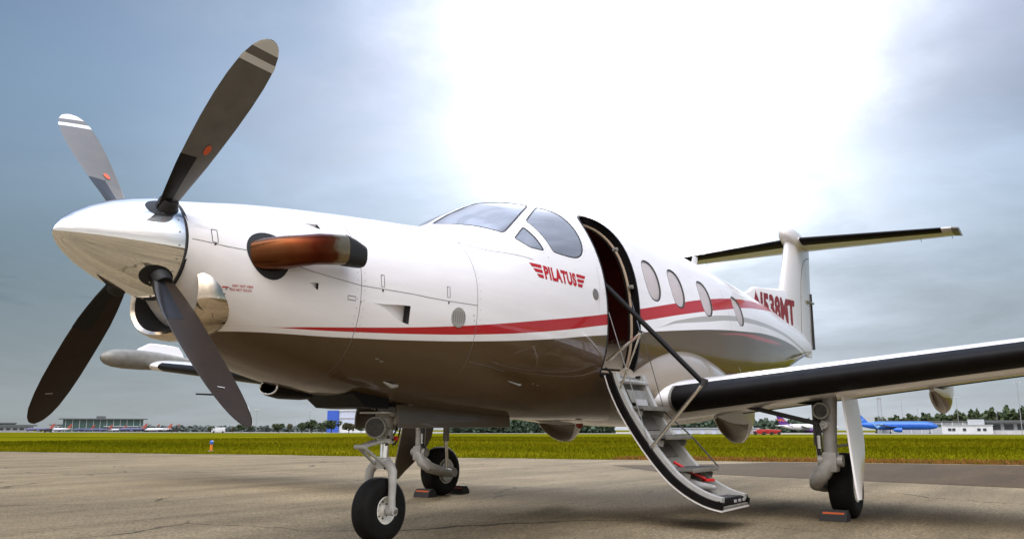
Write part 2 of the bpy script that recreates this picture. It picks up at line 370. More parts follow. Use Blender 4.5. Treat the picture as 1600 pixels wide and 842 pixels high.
# ---- fuselage shape: x, top z, bottom z, z of greatest width, half width, roundness above, roundness below
ST = np.array([
[0.56,1.99,1.49,1.725,.285,2.0,2.0],[0.66,2.01,1.42,1.70,.345,2.0,2.05],
[0.75,2.025,1.325,1.67,.405,2.0,2.1],[1.00,2.07,1.165,1.62,.485,2.05,2.2],[1.50,2.135,1.03,1.60,.585,2.1,2.3],
[2.00,2.185,.965,1.60,.665,2.15,2.4],[2.50,2.235,.915,1.62,.73,2.15,2.45],[2.75,2.29,.895,1.64,.755,2.1,2.45],
[3.10,2.475,.875,1.66,.78,2.05,2.45],[3.45,2.63,.86,1.68,.80,2.05,2.45],[3.90,2.73,.845,1.70,.815,2.1,2.45],
[4.40,2.81,.84,1.72,.825,2.15,2.45],[5.00,2.86,.84,1.74,.83,2.2,2.4],[6.00,2.865,.84,1.75,.83,2.2,2.4],
[7.00,2.83,.86,1.76,.825,2.2,2.4],[8.00,2.775,.94,1.79,.79,2.2,2.3],[9.00,2.74,1.09,1.84,.71,2.15,2.2],
[10.0,2.69,1.28,1.91,.60,2.1,2.1],[11.0,2.625,1.50,1.99,.475,2.05,2.0],[12.0,2.54,1.73,2.08,.34,2.0,2.0],
[13.0,2.46,1.95,2.16,.20,2.0,2.0],[13.7,2.38,2.08,2.20,.09,2.0,2.0]])
def pchip(xs, ys):
    h = np.diff(xs); d = np.diff(ys)/h; m = np.zeros(len(xs))
    for i in range(1, len(xs)-1):
        if d[i-1]*d[i] > 0:
            w1 = 2*h[i]+h[i-1]; w2 = h[i]+2*h[i-1]; m[i] = (w1+w2)/(w1/d[i-1]+w2/d[i])
    m[0] = d[0]; m[-1] = d[-1]
    def f(x):
        x = np.clip(x, xs[0], xs[-1]); i = np.clip(np.searchsorted(xs, x)-1, 0, len(h)-1); t = (x-xs[i])/h[i]
        return (1+2*t)*(1-t)**2*ys[i]+t*(1-t)**2*h[i]*m[i]+t*t*(3-2*t)*ys[i+1]+t*t*(t-1)*h[i]*m[i+1]
    return f
SECF = [pchip(ST[:, 0], ST[:, k]) for k in range(1, 7)]
def fimp(P):
    x, y, z = P[..., 0], P[..., 1], P[..., 2]
    zt, zb, zc, w, nt, nb = [f(x) for f in SECF]
    u = z > zc; h = np.where(u, zt-zc, zc-zb); n = np.where(u, nt, nb)
    return (np.abs(y)/w)**n+(np.abs(z-zc)/h)**n
def fpoint(x, phi):
    """phi 0 on the crown, positive to port (y < 0)"""
    x = np.asarray(x, float); phi = np.asarray(phi, float)
    zt, zb, zc, w, nt, nb = [f(x) for f in SECF]
    s, c = np.sin(phi), np.cos(phi); u = c >= 0
    h = np.where(u, zt-zc, zc-zb); e = 2/np.where(u, nt, nb)
    return np.stack([x+0*phi, -w*np.sign(s)*np.abs(s)**e, zc+h*np.sign(c)*np.abs(c)**e], -1)
def fnormal(P):
    e = 2e-4; g = np.stack([fimp(P+np.array(d)*e)-fimp(P-np.array(d)*e) for d in ((1, 0, 0), (0, 1, 0), (0, 0, 1))], -1)
    return g/np.linalg.norm(g, axis=-1, keepdims=True)
def fphi(x, z, side=1):
    """phi on the port (1) or starboard (-1) side at height z"""
    zt, zb, zc, w, nt, nb = [float(f(np.array(x))) for f in SECF]
    if z >= zc: c = min(1, (z-zc)/(zt-zc))**(nt/2)
    else: c = -min(1, (zc-z)/(zc-zb))**(nb/2)
    return side*math.acos(max(-1, min(1, c)))
def fsurf(x, phi, off=0.):
    P = fpoint(x, phi)
    return P+fnormal(P)*off if off else P

def superell(cx, cp, rx, rp, n=2.4, k=36):
    return [(cx+rx*math.copysign(abs(math.cos(t))**(2/n), math.cos(t)), cp+rp*math.copysign(abs(math.sin(t))**(2/n), math.sin(t))) for t in [2*PI*i/k for i in range(k)]]
def smooth_poly(p, it=2):
    for _ in range(it):
        q = []
        for i in range(len(p)):
            a, b = p[i], p[(i+1) % len(p)]
            q += [(.8*a[0]+.2*b[0], .8*a[1]+.2*b[1]), (.2*a[0]+.8*b[0], .2*a[1]+.8*b[1])]
        p = q
    return p
WIN_X = [5.26, 5.86, 6.65, 7.79]
HOLES = {}
for i, x in enumerate(WIN_X):
    HOLES['p%d' % i] = superell(x, 1.215, .172, .195); HOLES['s%d' % i] = superell(x, -1.215, .172, .195)
WS = [(2.845,.035),(2.822,.12),(2.82,.215),(2.833,.266),(2.858,.387),(2.904,.492),(2.955,.608),(3.017,.713),(3.066,.778),(3.113,.778),(3.234,.719),(3.367,.655),(3.534,.559),(3.70,.455),(3.80,.38),(3.80,.33),(3.68,.23),(3.55,.12),(3.47,.05),(3.43,.035),(3.2,.035),(3.0,.035)]
TRI = [(3.145,.882),(3.204,.848),(3.266,.814),(3.331,.779),(3.352,.79),(3.375,.849),(3.405,.925),(3.422,1.0),(3.433,1.067),(3.405,1.072),(3.347,1.056),(3.262,1.025),(3.2,.955)]
SIDE = [(3.44,.70),(3.543,.634),(3.673,.551),(3.82,.452),(3.885,.415),(3.95,.415),(4.01,.46),(4.055,.53),(4.082,.61),(4.095,.70),(4.098,.80),(4.09,.89),(4.07,.98),(4.035,1.05),(3.985,1.10),(3.92,1.13),(3.85,1.14),(3.75,1.131),(3.679,1.118),(3.57,1.095),(3.545,1.07),(3.531,.993),(3.505,.90),(3.475,.80)]
for nm, pl in (('ws', WS), ('tri', TRI), ('side', SIDE)):
    pl = smooth_poly(pl, 1)
    HOLES['p'+nm] = pl; HOLES['s'+nm] = [(x, -p) for x, p in pl]
def door_outline(grow=0.):
    o = []; x0, x1, pt, pb = 4.252-grow, 4.884+grow, .50-grow, 2.125+grow
    cx = (x0+x1)/2; hw = (x1-x0)/2
    for t in np.linspace(0, PI, 25):                       # round top
        o.append((cx-hw*math.copysign(abs(math.cos(t))**.8, math.cos(t)), pt+.62-.62*abs(math.sin(t))**.85))
    for p in np.linspace(pt+.70, pb-.10, 14): o.append((x1, p))
    for t in np.linspace(0, PI/2, 6): o.append((x1-.06+.06*math.cos(t), pb-.07+.07*math.sin(t)))
    for t in np.linspace(PI/2, PI, 6): o.append((x0+.06+.06*math.cos(t), pb-.07+.07*math.sin(t)))
    for p in np.linspace(pb-.10, pt+.70, 14): o.append((x0, p))
    return o
HOLES['door'] = door_outline()
INLETS = [(1.63, 1.915, 1.735, .003, .082, .06), (1.18, 1.243, 1.63, .003, .030, .025), (1.23, 1.335, .845, .003, .048, .03)]
def inlet_hw(t, h0, h1): return h0+(h1-h0)*np.clip(t**2.0*(3-2*t), 0, 1)
def inlet_top(pc, h1, hw): return pc-h1+.35*(h1-hw)
for k_, (x0, x1, pc, h0, h1, dep) in enumerate(INLETS):
    t = np.linspace(0, 1, 14); hw = inlet_hw(t, h0, h1); X_ = x0+(x1-x0)*t; tp_ = inlet_top(pc, h1, hw)
    HOLES['inlet%d' % k_] = list(zip(X_, tp_))+list(zip(X_[::-1], (tp_+2*hw)[::-1]))

def in_poly(px, py, poly):
    inside = np.zeros(px.shape, bool); n = len(poly)
    for i in range(n):
        (x1, y1), (x2, y2) = poly[i], poly[(i+1) % n]
        if y1 == y2: continue
        c = ((y1 > py) != (y2 > py)) & (px < (x2-x1)*(py-y1)/(y2-y1)+x1); inside ^= c
    return inside
def skin_sheet(xs, phis, holes, off=0., closed=True):
    """triangulated sheet of the fuselage surface with real openings; returns mesh with exact normals"""
    X, Pp = np.meshgrid(xs, phis, indexing='ij'); pts = np.stack([X.ravel(), Pp.ravel()], -1)
    keep = np.ones(len(pts), bool)
    for h in holes:
        ha = np.array(h); d = np.min(np.hypot(pts[:, None, 0]-ha[None, :, 0], .8*(pts[:, None, 1]-ha[None, :, 1])), 1)
        keep &= ~((d < .014) & (pts[:, 0] > xs[0]) & (pts[:, 0] < xs[-1]))
        keep &= ~in_poly(pts[:, 0], pts[:, 1], h)
    pts = pts[keep]; vs = [tuple(p) for p in pts]; ed = []
    for h in holes:
        k = len(vs); vs += [tuple(p) for p in h]; ed += [(k+i, k+(i+1) % len(h)) for i in range(len(h))]
    ov, oe, of, *_ = delaunay_2d_cdt([Vector((a, b*.8)) for a, b in vs], ed, [], 0, 1e-6)
    uv = np.array([(v.x, v.y/.8) for v in ov]); F = np.array([tuple(f) for f in of])
    cen = uv[F].mean(1); ok = np.ones(len(F), bool)
    for h in holes: ok &= ~in_poly(cen[:, 0], cen[:, 1], h)
    F = F[ok]; P = fpoint(uv[:, 0], uv[:, 1]); Nn = fnormal(P); P = P+Nn*off
    t = P[F]; fn = np.cross(t[:, 1]-t[:, 0], t[:, 2]-t[:, 0]); flip = np.sum(fn*Nn[F].mean(1), 1)*(1 if off >= 0 else -1) < 0
    F[flip] = F[flip][:, ::-1]
    me = mesh(P, F); me.polygons.foreach_set('use_smooth', [True]*len(me.polygons))
    me.normals_split_custom_set_from_vertices([tuple(n*(1 if off >= 0 else -1)) for n in Nn])
    return me

# ---- livery: stripe heights along the fuselage as curves of x
def paint_material():
    M = bpy.data.materials.new('fuselage_livery'); M.use_nodes = True; N = M.node_tree.nodes; L = M.node_tree.links; b = N['Principled BSDF']
    tc = N.new('ShaderNodeTexCoord'); sp = N.new('ShaderNodeSeparateXYZ'); L.new(tc.outputs['Object'], sp.inputs[0])
    def mth(op, a, c=None):
        n = N.new('ShaderNodeMath'); n.operation = op
        for i, v in enumerate((a, c)):
            if v is None: continue
            if isinstance(v, (int, float)): n.inputs[i].default_value = v
            else: L.new(v, n.inputs[i])
        return n.outputs[0]
    X, Z = sp.outputs[0], sp.outputs[2]; xn = mth('DIVIDE', X, 14.)
    def curve(pts):
        n = N.new('ShaderNodeFloatCurve'); c = n.mapping.curves[0]; pts = sorted(pts)
        q = [(p[0]/14, (p[1]-.5)/2.5) for p in pts]
        while len(c.points) < len(q): c.points.new(.5, .5)
        for cp, p in zip(c.points, q): cp.location = p; cp.handle_type = 'AUTO_CLAMPED'
        n.mapping.update(); L.new(xn, n.inputs['Value']); return mth('ADD', mth('MULTIPLY', n.outputs[0], 2.5), .5)
    def soft(d):
        m_ = N.new('ShaderNodeMapRange'); L.new(d, m_.inputs[0]); m_.inputs[1].default_value = -.0015; m_.inputs[2].default_value = .0015; return m_.outputs[0]
    def below(c): return soft(mth('SUBTRACT', c, Z))
    def above(c): return soft(mth('SUBTRACT', Z, c))
    T = curve([(0,1.29),(.81,1.29),(1.25,1.29),(1.58,1.297),(2.0,1.315),(2.51,1.349),(3.33,1.429),(3.94,1.507),(4.21,1.539),(4.9,1.626),(5.82,1.732),(6.77,1.83),(7.96,1.923),(9.15,2.0),(10.8,2.035),(12.3,2.0),(14,1.95)])
    RU = curve([(0,1.318),(.995,1.318),(1.23,1.334),(1.55,1.358),(1.98,1.396),(2.49,1.455),(3.28,1.569),(4.2,1.713),(4.95,1.85),(5.82,2.011),(6.6,2.145),(7.61,2.29),(8.8,2.42),(10,2.53),(11,2.62),(14,2.6)])
    RL = curve([(0,1.3185),(.995,1.3185),(1.24,1.320),(1.56,1.331),(1.99,1.354),(2.5,1.393),(3.29,1.483),(4.2,1.621),(4.94,1.736),(5.78,1.882),(6.51,2.0),(7.43,2.138),(8.3,2.26),(9.32,2.366),(10.3,2.47),(11.2,2.62),(14,2.7)])
    SU = curve([(0,1.69),(5.0,1.69),(5.77,1.829),(6.49,1.948),(7.37,2.054),(8.54,2.131),(10.2,2.164),(12,2.10),(14,2.0)])
    SL = curve([(0,1.70),(5.0,1.69),(5.76,1.797),(6.47,1.884),(7.33,1.989),(8.47,2.065),(10.2,2.109),(12,2.05),(14,1.95)])
    QU = curve([(0,1.79),(6.82,1.80),(7.78,1.885),(8.7,1.93),(9.5,1.95),(10.4,1.955),(14,1.8)])
    QL = curve([(0,1.80),(6.82,1.80),(7.78,1.858),(8.7,1.875),(9.5,1.905),(10.4,1.955),(14,1.9)])
    def mix(f, a, c):
        n = N.new('ShaderNodeMix'); n.data_type = 'RGBA'; L.new(f, n.inputs[0])
        if isinstance(a, tuple): n.inputs[6].default_value = (*a, 1)
        else: L.new(a, n.inputs[6])
        n.inputs[7].default_value = (*c, 1); return n.outputs[2]
    col = mix(below(T), WHITE, TAUPE)
    col = mix(mth('MULTIPLY', below(SU), above(SL)), col, (.40, .38, .345))
    col = mix(mth('MULTIPLY', below(QU), above(QL)), col, (.33, .06, .055))
    col = mix(mth('MULTIPLY', below(RU), above(RL)), col, RED)
    # faint grime towards the belly and along the airflow
    nz = N.new('ShaderNodeTexNoise'); mp = N.new('ShaderNodeMapping'); mp.inputs['Scale'].default_value = (1.2, 9, 9); L.new(tc.outputs['Object'], mp.inputs[0]); L.new(mp.outputs[0], nz.inputs['Vector'])
    nz.inputs['Scale'].default_value = 1.4; nz.inputs['Detail'].default_value = 6
    mr = N.new('ShaderNodeMapRange'); L.new(nz.outputs[0], mr.inputs[0]); mr.inputs[1].default_value = .35; mr.inputs[2].default_value = .75; mr.inputs[3].default_value = 1.0; mr.inputs[4].default_value = .93
    sc = N.new('ShaderNodeVectorMath'); sc.operation = 'SCALE'; L.new(col, sc.inputs[0]); L.new(mr.outputs[0], sc.inputs[3])
    L.new(sc.outputs[0], b.inputs['Base Color'])
    b.inputs['Roughness'].default_value = .3; b.inputs['IOR'].default_value = 1.4; b.inputs['Coat Weight'].default_value = .6; b.inputs['Coat Roughness'].default_value = .03
    # very slight oil-canning of the sheet metal
    n2 = N.new('ShaderNodeTexNoise'); n2.inputs['Scale'].default_value = 2.2; n2.inputs['Detail'].default_value = 2; L.new(tc.outputs['Object'], n2.inputs['Vector'])
    bp = N.new('ShaderNodeBump'); bp.inputs['Strength'].default_value = .10; bp.inputs['Distance'].default_value = .02; L.new(n2.outputs[0], bp.inputs['Height'])
    L.new(bp.outputs[0], b.inputs['Normal']); L.new(bp.outputs[0], b.inputs['Coat Normal'])
    MATS['livery'] = M
paint_material()

xs = np.concatenate([np.linspace(.56, 2.6, 44), np.linspace(2.64, 4.3, 44), np.linspace(4.35, 13.7, 150)])
phis = np.linspace(-PI, PI, 97)
fus = adopt(link('fuselage', skin_sheet(xs, phis, list(HOLES.values())), 'livery'), plane)
def on_fus(name, vs, fs, m, smooth=None): return link(name, mesh(vs, fs), m, fus, smooth)
# inner lining with the same openings (cockpit light grey, cabin dark maroon)
lx = np.linspace(2.72, 4.2, 34); pl_ = np.linspace(-PI, PI, 61)
ck = [HOLES[k] for k in HOLES if k[1:] in ('ws', 'tri', 'side')]
link('cockpit_lining', skin_sheet(lx, pl_, ck, -.035), 'cockpit_lining', fus)
lx = np.linspace(4.2, 8.6, 60)
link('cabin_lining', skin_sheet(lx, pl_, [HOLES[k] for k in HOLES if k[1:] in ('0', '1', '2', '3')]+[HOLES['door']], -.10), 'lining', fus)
def reveal(name, poly, depth, m, n=3, width=None):
    """the edge of an opening, from the skin inwards"""
    q = np.array(poly); rings = [fsurf(q[:, 0], q[:, 1], -depth*i/n+(.0005 if i == 0 else 0)) for i in range(n+1)]
    k = len(q); vs = np.concatenate(rings); fs = []
    for i in range(n):
        for j in range(k): fs.append((i*k+j, i*k+(j+1) % k, (i+1)*k+(j+1) % k, (i+1)*k+j))
    return on_fus(name, vs, fs, m, 60)
def offset_poly(poly, d):
    """shrink (d > 0) a closed (x, phi) outline towards its inside by d metres (phi scaled by .8)"""
    q = np.array(poly)*[1, .8]; n = len(q); o = []
    area = .5*np.sum(q[:, 0]*np.roll(q[:, 1], -1)-np.roll(q[:, 0], -1)*q[:, 1]); s = 1 if area > 0 else -1
    for i in range(n):
        t = q[(i+1) % n]-q[i-1]; t /= np.linalg.norm(t)+1e-9; o.append(q[i]+s*d*np.array([-t[1], t[0]]))
    return [(a, b/.8) for a, b in o]
def pane(name, poly, off, m, thick=.006):
    """curved pane filling an opening"""
    q = np.array(poly); x0, x1, p0, p1 = q[:, 0].min(), q[:, 0].max(), q[:, 1].min(), q[:, 1].max()
    gx = np.arange(x0, x1, .05); gp = np.arange(p0, p1, .06); X, Pp = np.meshgrid(gx, gp, indexing='ij'); pts = np.stack([X.ravel(), Pp.ravel()], -1)
    d = np.min(np.hypot(pts[:, None, 0]-q[None, :, 0], .8*(pts[:, None, 1]-q[None, :, 1])), 1)
    pts = pts[in_poly(pts[:, 0], pts[:, 1], poly) & (d > .012)]
    vs = [tuple(p) for p in pts]+[tuple(p) for p in poly]; k = len(pts); ed = [(k+i, k+(i+1) % len(poly)) for i in range(len(poly))]
    ov, _, of, *_ = delaunay_2d_cdt([Vector((a, b*.8)) for a, b in vs], ed, [], 1, 1e-6)
    uv = np.array([(v.x, v.y/.8) for v in ov]); F = np.array([tuple(f) for f in of])
    c = uv[F].mean(1); F = F[in_poly(c[:, 0], c[:, 1], poly)]
    P = fpoint(uv[:, 0], uv[:, 1]); Nn = fnormal(P); P = P+Nn*off
    t = P[F]; fl = np.sum(np.cross(t[:, 1]-t[:, 0], t[:, 2]-t[:, 0])*Nn[F].mean(1), 1) < 0; F[fl] = F[fl][:, ::-1]
    me = mesh(P, F); me.polygons.foreach_set('use_smooth', [True]*len(F)); me.normals_split_custom_set_from_vertices([tuple(n) for n in Nn])
    return link(name, me, m, fus)
def rim_ring(name, poly, w, off, m):
    a = np.array(poly); b = np.array(offset_poly(poly, w)); A = fsurf(a[:, 0], a[:, 1], off); B = fsurf(b[:, 0], b[:, 1], off); k = len(a)
    return on_fus(name, np.concatenate([A, B]), [(j, (j+1) % k, k+(j+1) % k, k+j) for j in range(k)], m, 60)
for k, h in HOLES.items():
    if k == 'door' or k.startswith('inlet'): continue
    nm = {'ws': 'windshield', 'tri': 'quarter_window', 'side': 'cockpit_window'}.get(k[1:], 'cabin_window')
    cab = nm == 'cabin_window'
    pane(nm, h, -.004 if cab else -.003, 'window_glass' if cab else 'windshield_glass')
    reveal('window_reveal', h, .10 if cab else .035, 'grey_paint' if cab else 'black', 1)
    rim_ring('window_seal', h, .010 if cab else (.016 if nm == 'windshield' else .011), -.001, 'seam_dark')
    if cab: pane('window_blind', offset_poly(h, .004), -.016, 'blind')
# door opening: dark jamb, seal, beige trim arc
DO = HOLES['door']
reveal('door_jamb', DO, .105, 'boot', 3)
rim_ring('door_seal', offset_poly(DO, -.004), .022, .0015, 'black')
q = np.array(offset_poly(DO, .012)); P = fsurf(q[:, 0], q[:, 1], -.085)
MB().tube([tuple(p) for p in P]+[tuple(P[0])], .013, 8, False).build('door_trim', 'beige_trim', fus)
q = np.array(offset_poly(DO, -.035)); q2 = np.array(offset_poly(DO, .045)); A = fsurf(q[:, 0], q[:, 1], -.098); B = fsurf(q2[:, 0], q2[:, 1], -.102); k = len(q)
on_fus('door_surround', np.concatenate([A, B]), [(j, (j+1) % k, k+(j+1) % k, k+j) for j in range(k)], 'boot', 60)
for xx, zz in ((4.80, 2.42), (4.868, 2.05)):
    p = fsurf(xx, fphi(xx, zz), -.05); MB().box((p[0]-.015, p[1], p[2]), (.03, .05, .035), None, 0, .006).tube([(p[0]-.05, p[1]-.01, p[2]), (p[0]+.01, p[1]-.01, p[2])], .009).build('door_latch', 'gear_dull', fus)
# cabin floor, bulkhead and cockpit fittings seen through the openings
MB().box((5.8, 0, 1.14), (4.6, 1.18, .03)).build('cabin_floor', 'lining', fus)
for nm, xx, pa in (('cabin_divider', 5.27, np.linspace(-2.0, -.05, 20)), ('cabin_bulkhead', 5.95, np.linspace(-2.2, 2.2, 40))):
    ring_ = fsurf(np.full(len(pa), xx), pa, -.09); MB().loft([[tuple(p+np.array([dx, 0, 0])) for p in ring_] for dx in (0, .03)]).build(nm, 'lining', fus, 30)
MB().box((4.16, .35, 1.72), (.05, .75, 1.15), None, 0, .01).build('cockpit_divider', 'leather', fus)
ip = MB().box((3.08, 0, 1.98), (.34, 1.20, .34), Matrix.Rotation(R(-8), 3, 'Y'), 0, .05); ip.build('instrument_panel', 'panel_black', fus)
for s in (-1, 1):
    b_ = MB().box((3.95, s*.34, 1.78), (.14, .42, .72), Matrix.Rotation(R(8), 3, 'Y'), 0, .05).box((4.0, s*.34, 2.24), (.10, .24, .18), None, 0, .04).box((3.72, s*.34, 1.47), (.46, .42, .14), None, 0, .05)
    b_.build('pilot_seat', 'leather', fus)
    MB().tube([(3.25, s*.34, 1.85), (3.40, s*.34, 1.95)], .018).tube([(3.41, s*.34+.14*math.cos(t), 1.96+.10*math.sin(t)) for t in np.linspace(PI, 2*PI, 9)], .014).build('control_yoke', 'panel_black', fus)
MB().box((4.0, -.705, 2.20), (.07, .004, .085), Matrix.Rotation(R(-38), 3, 'X')).build('document_card', 'band_white', fus)

# ---- ribbons, seams and small marks lying on the skin
def ribbon(name, pts, w, m, off=.0012, dense=.03):
    pts = np.array(pts, float); o = [pts[0]]
    for a, b in zip(pts[:-1], pts[1:]):
        n = max(1, int(np.hypot(b[0]-a[0], .8*(b[1]-a[1]))/dense))
        for t in range(1, n+1): o.append(a+(b-a)*t/n)
    P = fsurf(np.array(o)[:, 0], np.array(o)[:, 1], off); Nn = fnormal(P); T = np.gradient(P, axis=0); S = np.cross(T, Nn); S /= np.linalg.norm(S, axis=1, keepdims=True)
    vs = np.concatenate([P+S*w/2, P-S*w/2]); k = len(P)
    return on_fus(name, vs, [(i, i+1, k+i+1, k+i) for i in range(k-1)], m, 60)
def zx(pts): return [(x, fphi(x, z)) for x, z in pts]
SEAMS = [[(1.535, p) for p in np.linspace(-2.9, 2.9, 60)], [(2.515+.02*math.cos(p), p) for p in np.linspace(.60, 2.25, 30)],
         [(.575, 1.47), (.7, 1.45), (.85, 1.40)], [(1.05, 1.45), (1.2, 1.50), (1.535, 1.563)], [(1.535, 1.563), (2.0, 1.572), (2.515, 1.59)],
         [(2.52, .80), (2.75, .93), (3.0, 1.05), (3.24, 1.15)], [(2.53, 2.10), (2.75, 2.13), (2.95, 2.17)],
         [(7.35, p) for p in np.linspace(1.0, 2.35, 20)], [(8.72, p) for p in np.linspace(1.3, 2.35, 20)]]
for s_ in SEAMS: ribbon('panel_seam', s_, .0035, 'seam')
ribbon('panel_seam', [(4.10, 1.55), (4.16, 1.35), (4.17, 1.2)], .002, 'seam')
def latch(x, p0, p1):
    ribbon('cowl_latch', [(x-.012, p0), (x+.012, p0), (x+.012, p1), (x-.012, p1), (x-.012, p0)], .0035, 'seam_dark', .0016)
    c = fsurf(x, p1+.03, .001); MB().lathe([(0, 0.0001), (0, .007), (.003, .006), (.004, .0001)], c, fnormal(fpoint(x, p1+.03)), 8).build('latch_screw', 'seam_dark', fus)
latch(.675, 1.20, 1.43); latch(1.693, 1.425, 1.545); latch(2.24, 1.455, 1.56)
ribbon('cowl_latch', [(1.445, 1.655), (1.445, 1.69), (1.50, 1.69), (1.50, 1.655), (1.445, 1.655)], .0035, 'seam_dark', .0016)
for (x, p) in [(.770, 2.02), (.755, 2.06), (.757, 2.14), (.757, 2.2), (1.54, 1.69), (2.48, 1.66), (2.49, 1.7), (3.05, .80), (2.98, .74), (3.45, 1.14), (3.2, .80), (3.28, .755)]:
    MB().lathe([(0, .0045), (.0015, .004), (.0015, .0001)], fsurf(x, p, .0005), fnormal(fpoint(x, p)), 8).build('rivet', 'seam', fus)
# flush inlets: real wedge-shaped recesses cut into the skin
for (x0, x1, pc, h0, h1, dep) in INLETS:
    t = np.linspace(0, 1, 14); X_ = x0+(x1-x0)*t; hw = inlet_hw(t, h0, h1); d_ = dep*t**1.3
    up0 = fsurf(X_, pc-h1*.92+(0*hw), 0) if False else fsurf(X_, inlet_top(pc, h1, hw), .0004); lo0 = fsurf(X_, inlet_top(pc, h1, hw)+2*hw, .0004)
    up1 = np.array([fsurf(a, p, -dd) for a, p, dd in zip(X_, inlet_top(pc, h1, hw), d_)]); lo1 = np.array([fsurf(a, p, -dd) for a, p, dd in zip(X_, inlet_top(pc, h1, hw)+2*hw, d_)])
    k = 14; m_ = MB()
    for A_, B_ in ((up0, up1), (up1, lo1), (lo1, lo0)): m_.add([Vector(p) for p in np.concatenate([A_, B_])], [(i, i+1, k+i+1, k+i) for i in range(k-1)])
    m_.build('flush_inlet', 'white_paint', fus, 35)
    MB().add([Vector(p) for p in (up0[-1], up1[-1], lo1[-1], lo0[-1])], [(0, 1, 2, 3)]).build('inlet_mouth', 'black', fus, None, False)
# rows of flush rivets (too many to pick apart)
def rivet_rows(rows, m='seam', r=.0028):
    b_ = MB()
    for pts, step in rows:
        pts = np.array(pts, float)
        for a, c in zip(pts[:-1], pts[1:]):
            n = max(1, int(np.hypot(c[0]-a[0], .8*(c[1]-a[1]))/step))
            for i in range(n):
                q0 = a+(c-a)*i/n; P0 = fsurf(q0[0], q0[1], .0009); N0 = Vector(fnormal(fpoint(q0[0], q0[1]))); u_ = N0.orthogonal().normalized(); w_ = N0.cross(u_)
                b_.add([Vector(P0)+(u_*math.cos(t)+w_*math.sin(t))*r for t in (0, 1.05, 2.1, 3.14, 4.19, 5.24)], [(0, 1, 2, 3, 4, 5)])
    return tag(b_.build('rivet_row', m, fus, None, False), kind='stuff')
def grown(poly, d): q0 = offset_poly(poly, -d); return q0+[q0[0]]
rivet_rows([(grown(HOLES['pws'], .022), .055), (grown(HOLES['pside'], .022), .05), (grown(HOLES['ptri'], .02), .05)]+[([(2.545, p) for p in np.linspace(.6, 2.2, 12)], .045), ([(1.56, p) for p in np.linspace(.3, 2.4, 14)], .05), ([(1.51, p) for p in np.linspace(.3, 2.4, 14)], .05),
            ([(4.22, p) for p in np.linspace(.7, 2.0, 10)], .05), ([(4.92, p) for p in np.linspace(.7, 2.0, 10)], .05), ([(5.55, p) for p in np.linspace(.6, 2.0, 10)], .06), ([(6.25, p) for p in np.linspace(.6, 2.0, 10)], .06), ([(7.2, p) for p in np.linspace(.6, 2.0, 10)], .06), ([(8.9, p) for p in np.linspace(.7, 2.2, 10)], .06), ([(9.9, p) for p in np.linspace(.8, 2.2, 10)], .06),
            ([(2.6, 1.95), (4.2, 1.95)], .06), ([(5.0, 1.70), (7.3, 1.70)], .07)])
# round louvred vent
MB().lathe([(0, .066), (.002, .066), (.002, .0001)], fsurf(2.336, 1.69, .0006), fnormal(fpoint(2.336, 1.69)), 28).build('round_vent', 'grey_paint', fus)
for i in range(6):
    xx = 2.286+.020*i; hh = .066*math.sqrt(max(.05, 1-((xx-2.336)/.066)**2))/.8*.93
    ribbon('vent_louvre', [(xx, 1.69-hh), (xx, 1.69+hh)], .007, 'seam', .0035)
p = fpoint(4.066, 1.434); MB().lathe([(-.001, .0001), (.004, .040), (.004, .047), (.000, .049)], p, fnormal(p), 28).build('static_port_plate', 'gear_dull', fus)
MB().lathe([(.0045, .0001), (.0045, .034)], p, fnormal(p), 24).build('static_port', 'seam', fus)
MB().tube([tuple(fsurf(3.05, 2.28, .002)), tuple(fsurf(3.18, 2.30, .018)), tuple(fsurf(3.22, 2.31, .002))], [.003, .008, .007], 8).build('drain_scoop', 'grey_paint', fus)
MB().tube([tuple(fsurf(1.95, 2.55, .002)), tuple(fsurf(2.02, 2.56, .02)), tuple(fsurf(2.08, 2.57, .002))], [.006, .016, .012], 8).build('drain_scoop', 'grey_paint', fus)
for (x, p) in [(1.76, 2.25), (1.80, 2.27), (3.35, 2.28), (3.42, 2.3)]: ribbon('belly_placard', [(x, p), (x+.03, p)], .010, 'gear_dull', .001)

# ---- lettering wrapped on a surface
def text_mesh(body, size, shear=0., bold=0.0, spc=1.12):
    cu = bpy.data.curves.new('t', 'FONT'); cu.body = body; cu.size = size; cu.shear = shear; cu.offset = bold; cu.resolution_u = 4; cu.space_character = spc
    o = bpy.data.objects.new('t', cu); COL.objects.link(o); dg = bpy.context.evaluated_depsgraph_get()
    me = bpy.data.meshes.new_from_object(o.evaluated_get(dg)); bpy.data.objects.remove(o); bpy.data.curves.remove(cu)
    v = np.array([q.co[:] for q in me.vertices]); f = [tuple(p.vertices) for p in me.polygons]; bpy.data.meshes.remove(me)
    v[:, 0] -= v[:, 0].min(); v[:, 1] -= v[:, 1].min(); return v, f
def fus_text(name, body, x0, x1, z0, z1, m, shear=0., bold=.0, side=1, off=.002):
    v, f = text_mesh(body, 1, shear, bold); u = v[:, 0]/v[:, 0].max(); w = v[:, 1]/v[:, 1].max()
    if side < 0: u = 1-u
    P = [fsurf(x0+(x1-x0)*a, fphi(x0+(x1-x0)*a, z0+(z1-z0)*b, side), off) for a, b in zip(u, w)]
    return on_fus(name, P, f, m)
def fus_quad(name, pts, m, side=1, off=.002):
    P = []
    (a, b, c, d) = pts
    n = 5
    for i in range(n+1):
        t = i/n; P.append((a[0]+(b[0]-a[0])*t, a[1]+(b[1]-a[1])*t)); P.append((d[0]+(c[0]-d[0])*t, d[1]+(c[1]-d[1])*t))
    P = [fsurf(x, fphi(x, z, side), off) for x, z in P]
    return on_fus(name, P, [(2*i, 2*i+2, 2*i+3, 2*i+1) for i in range(n)], m)
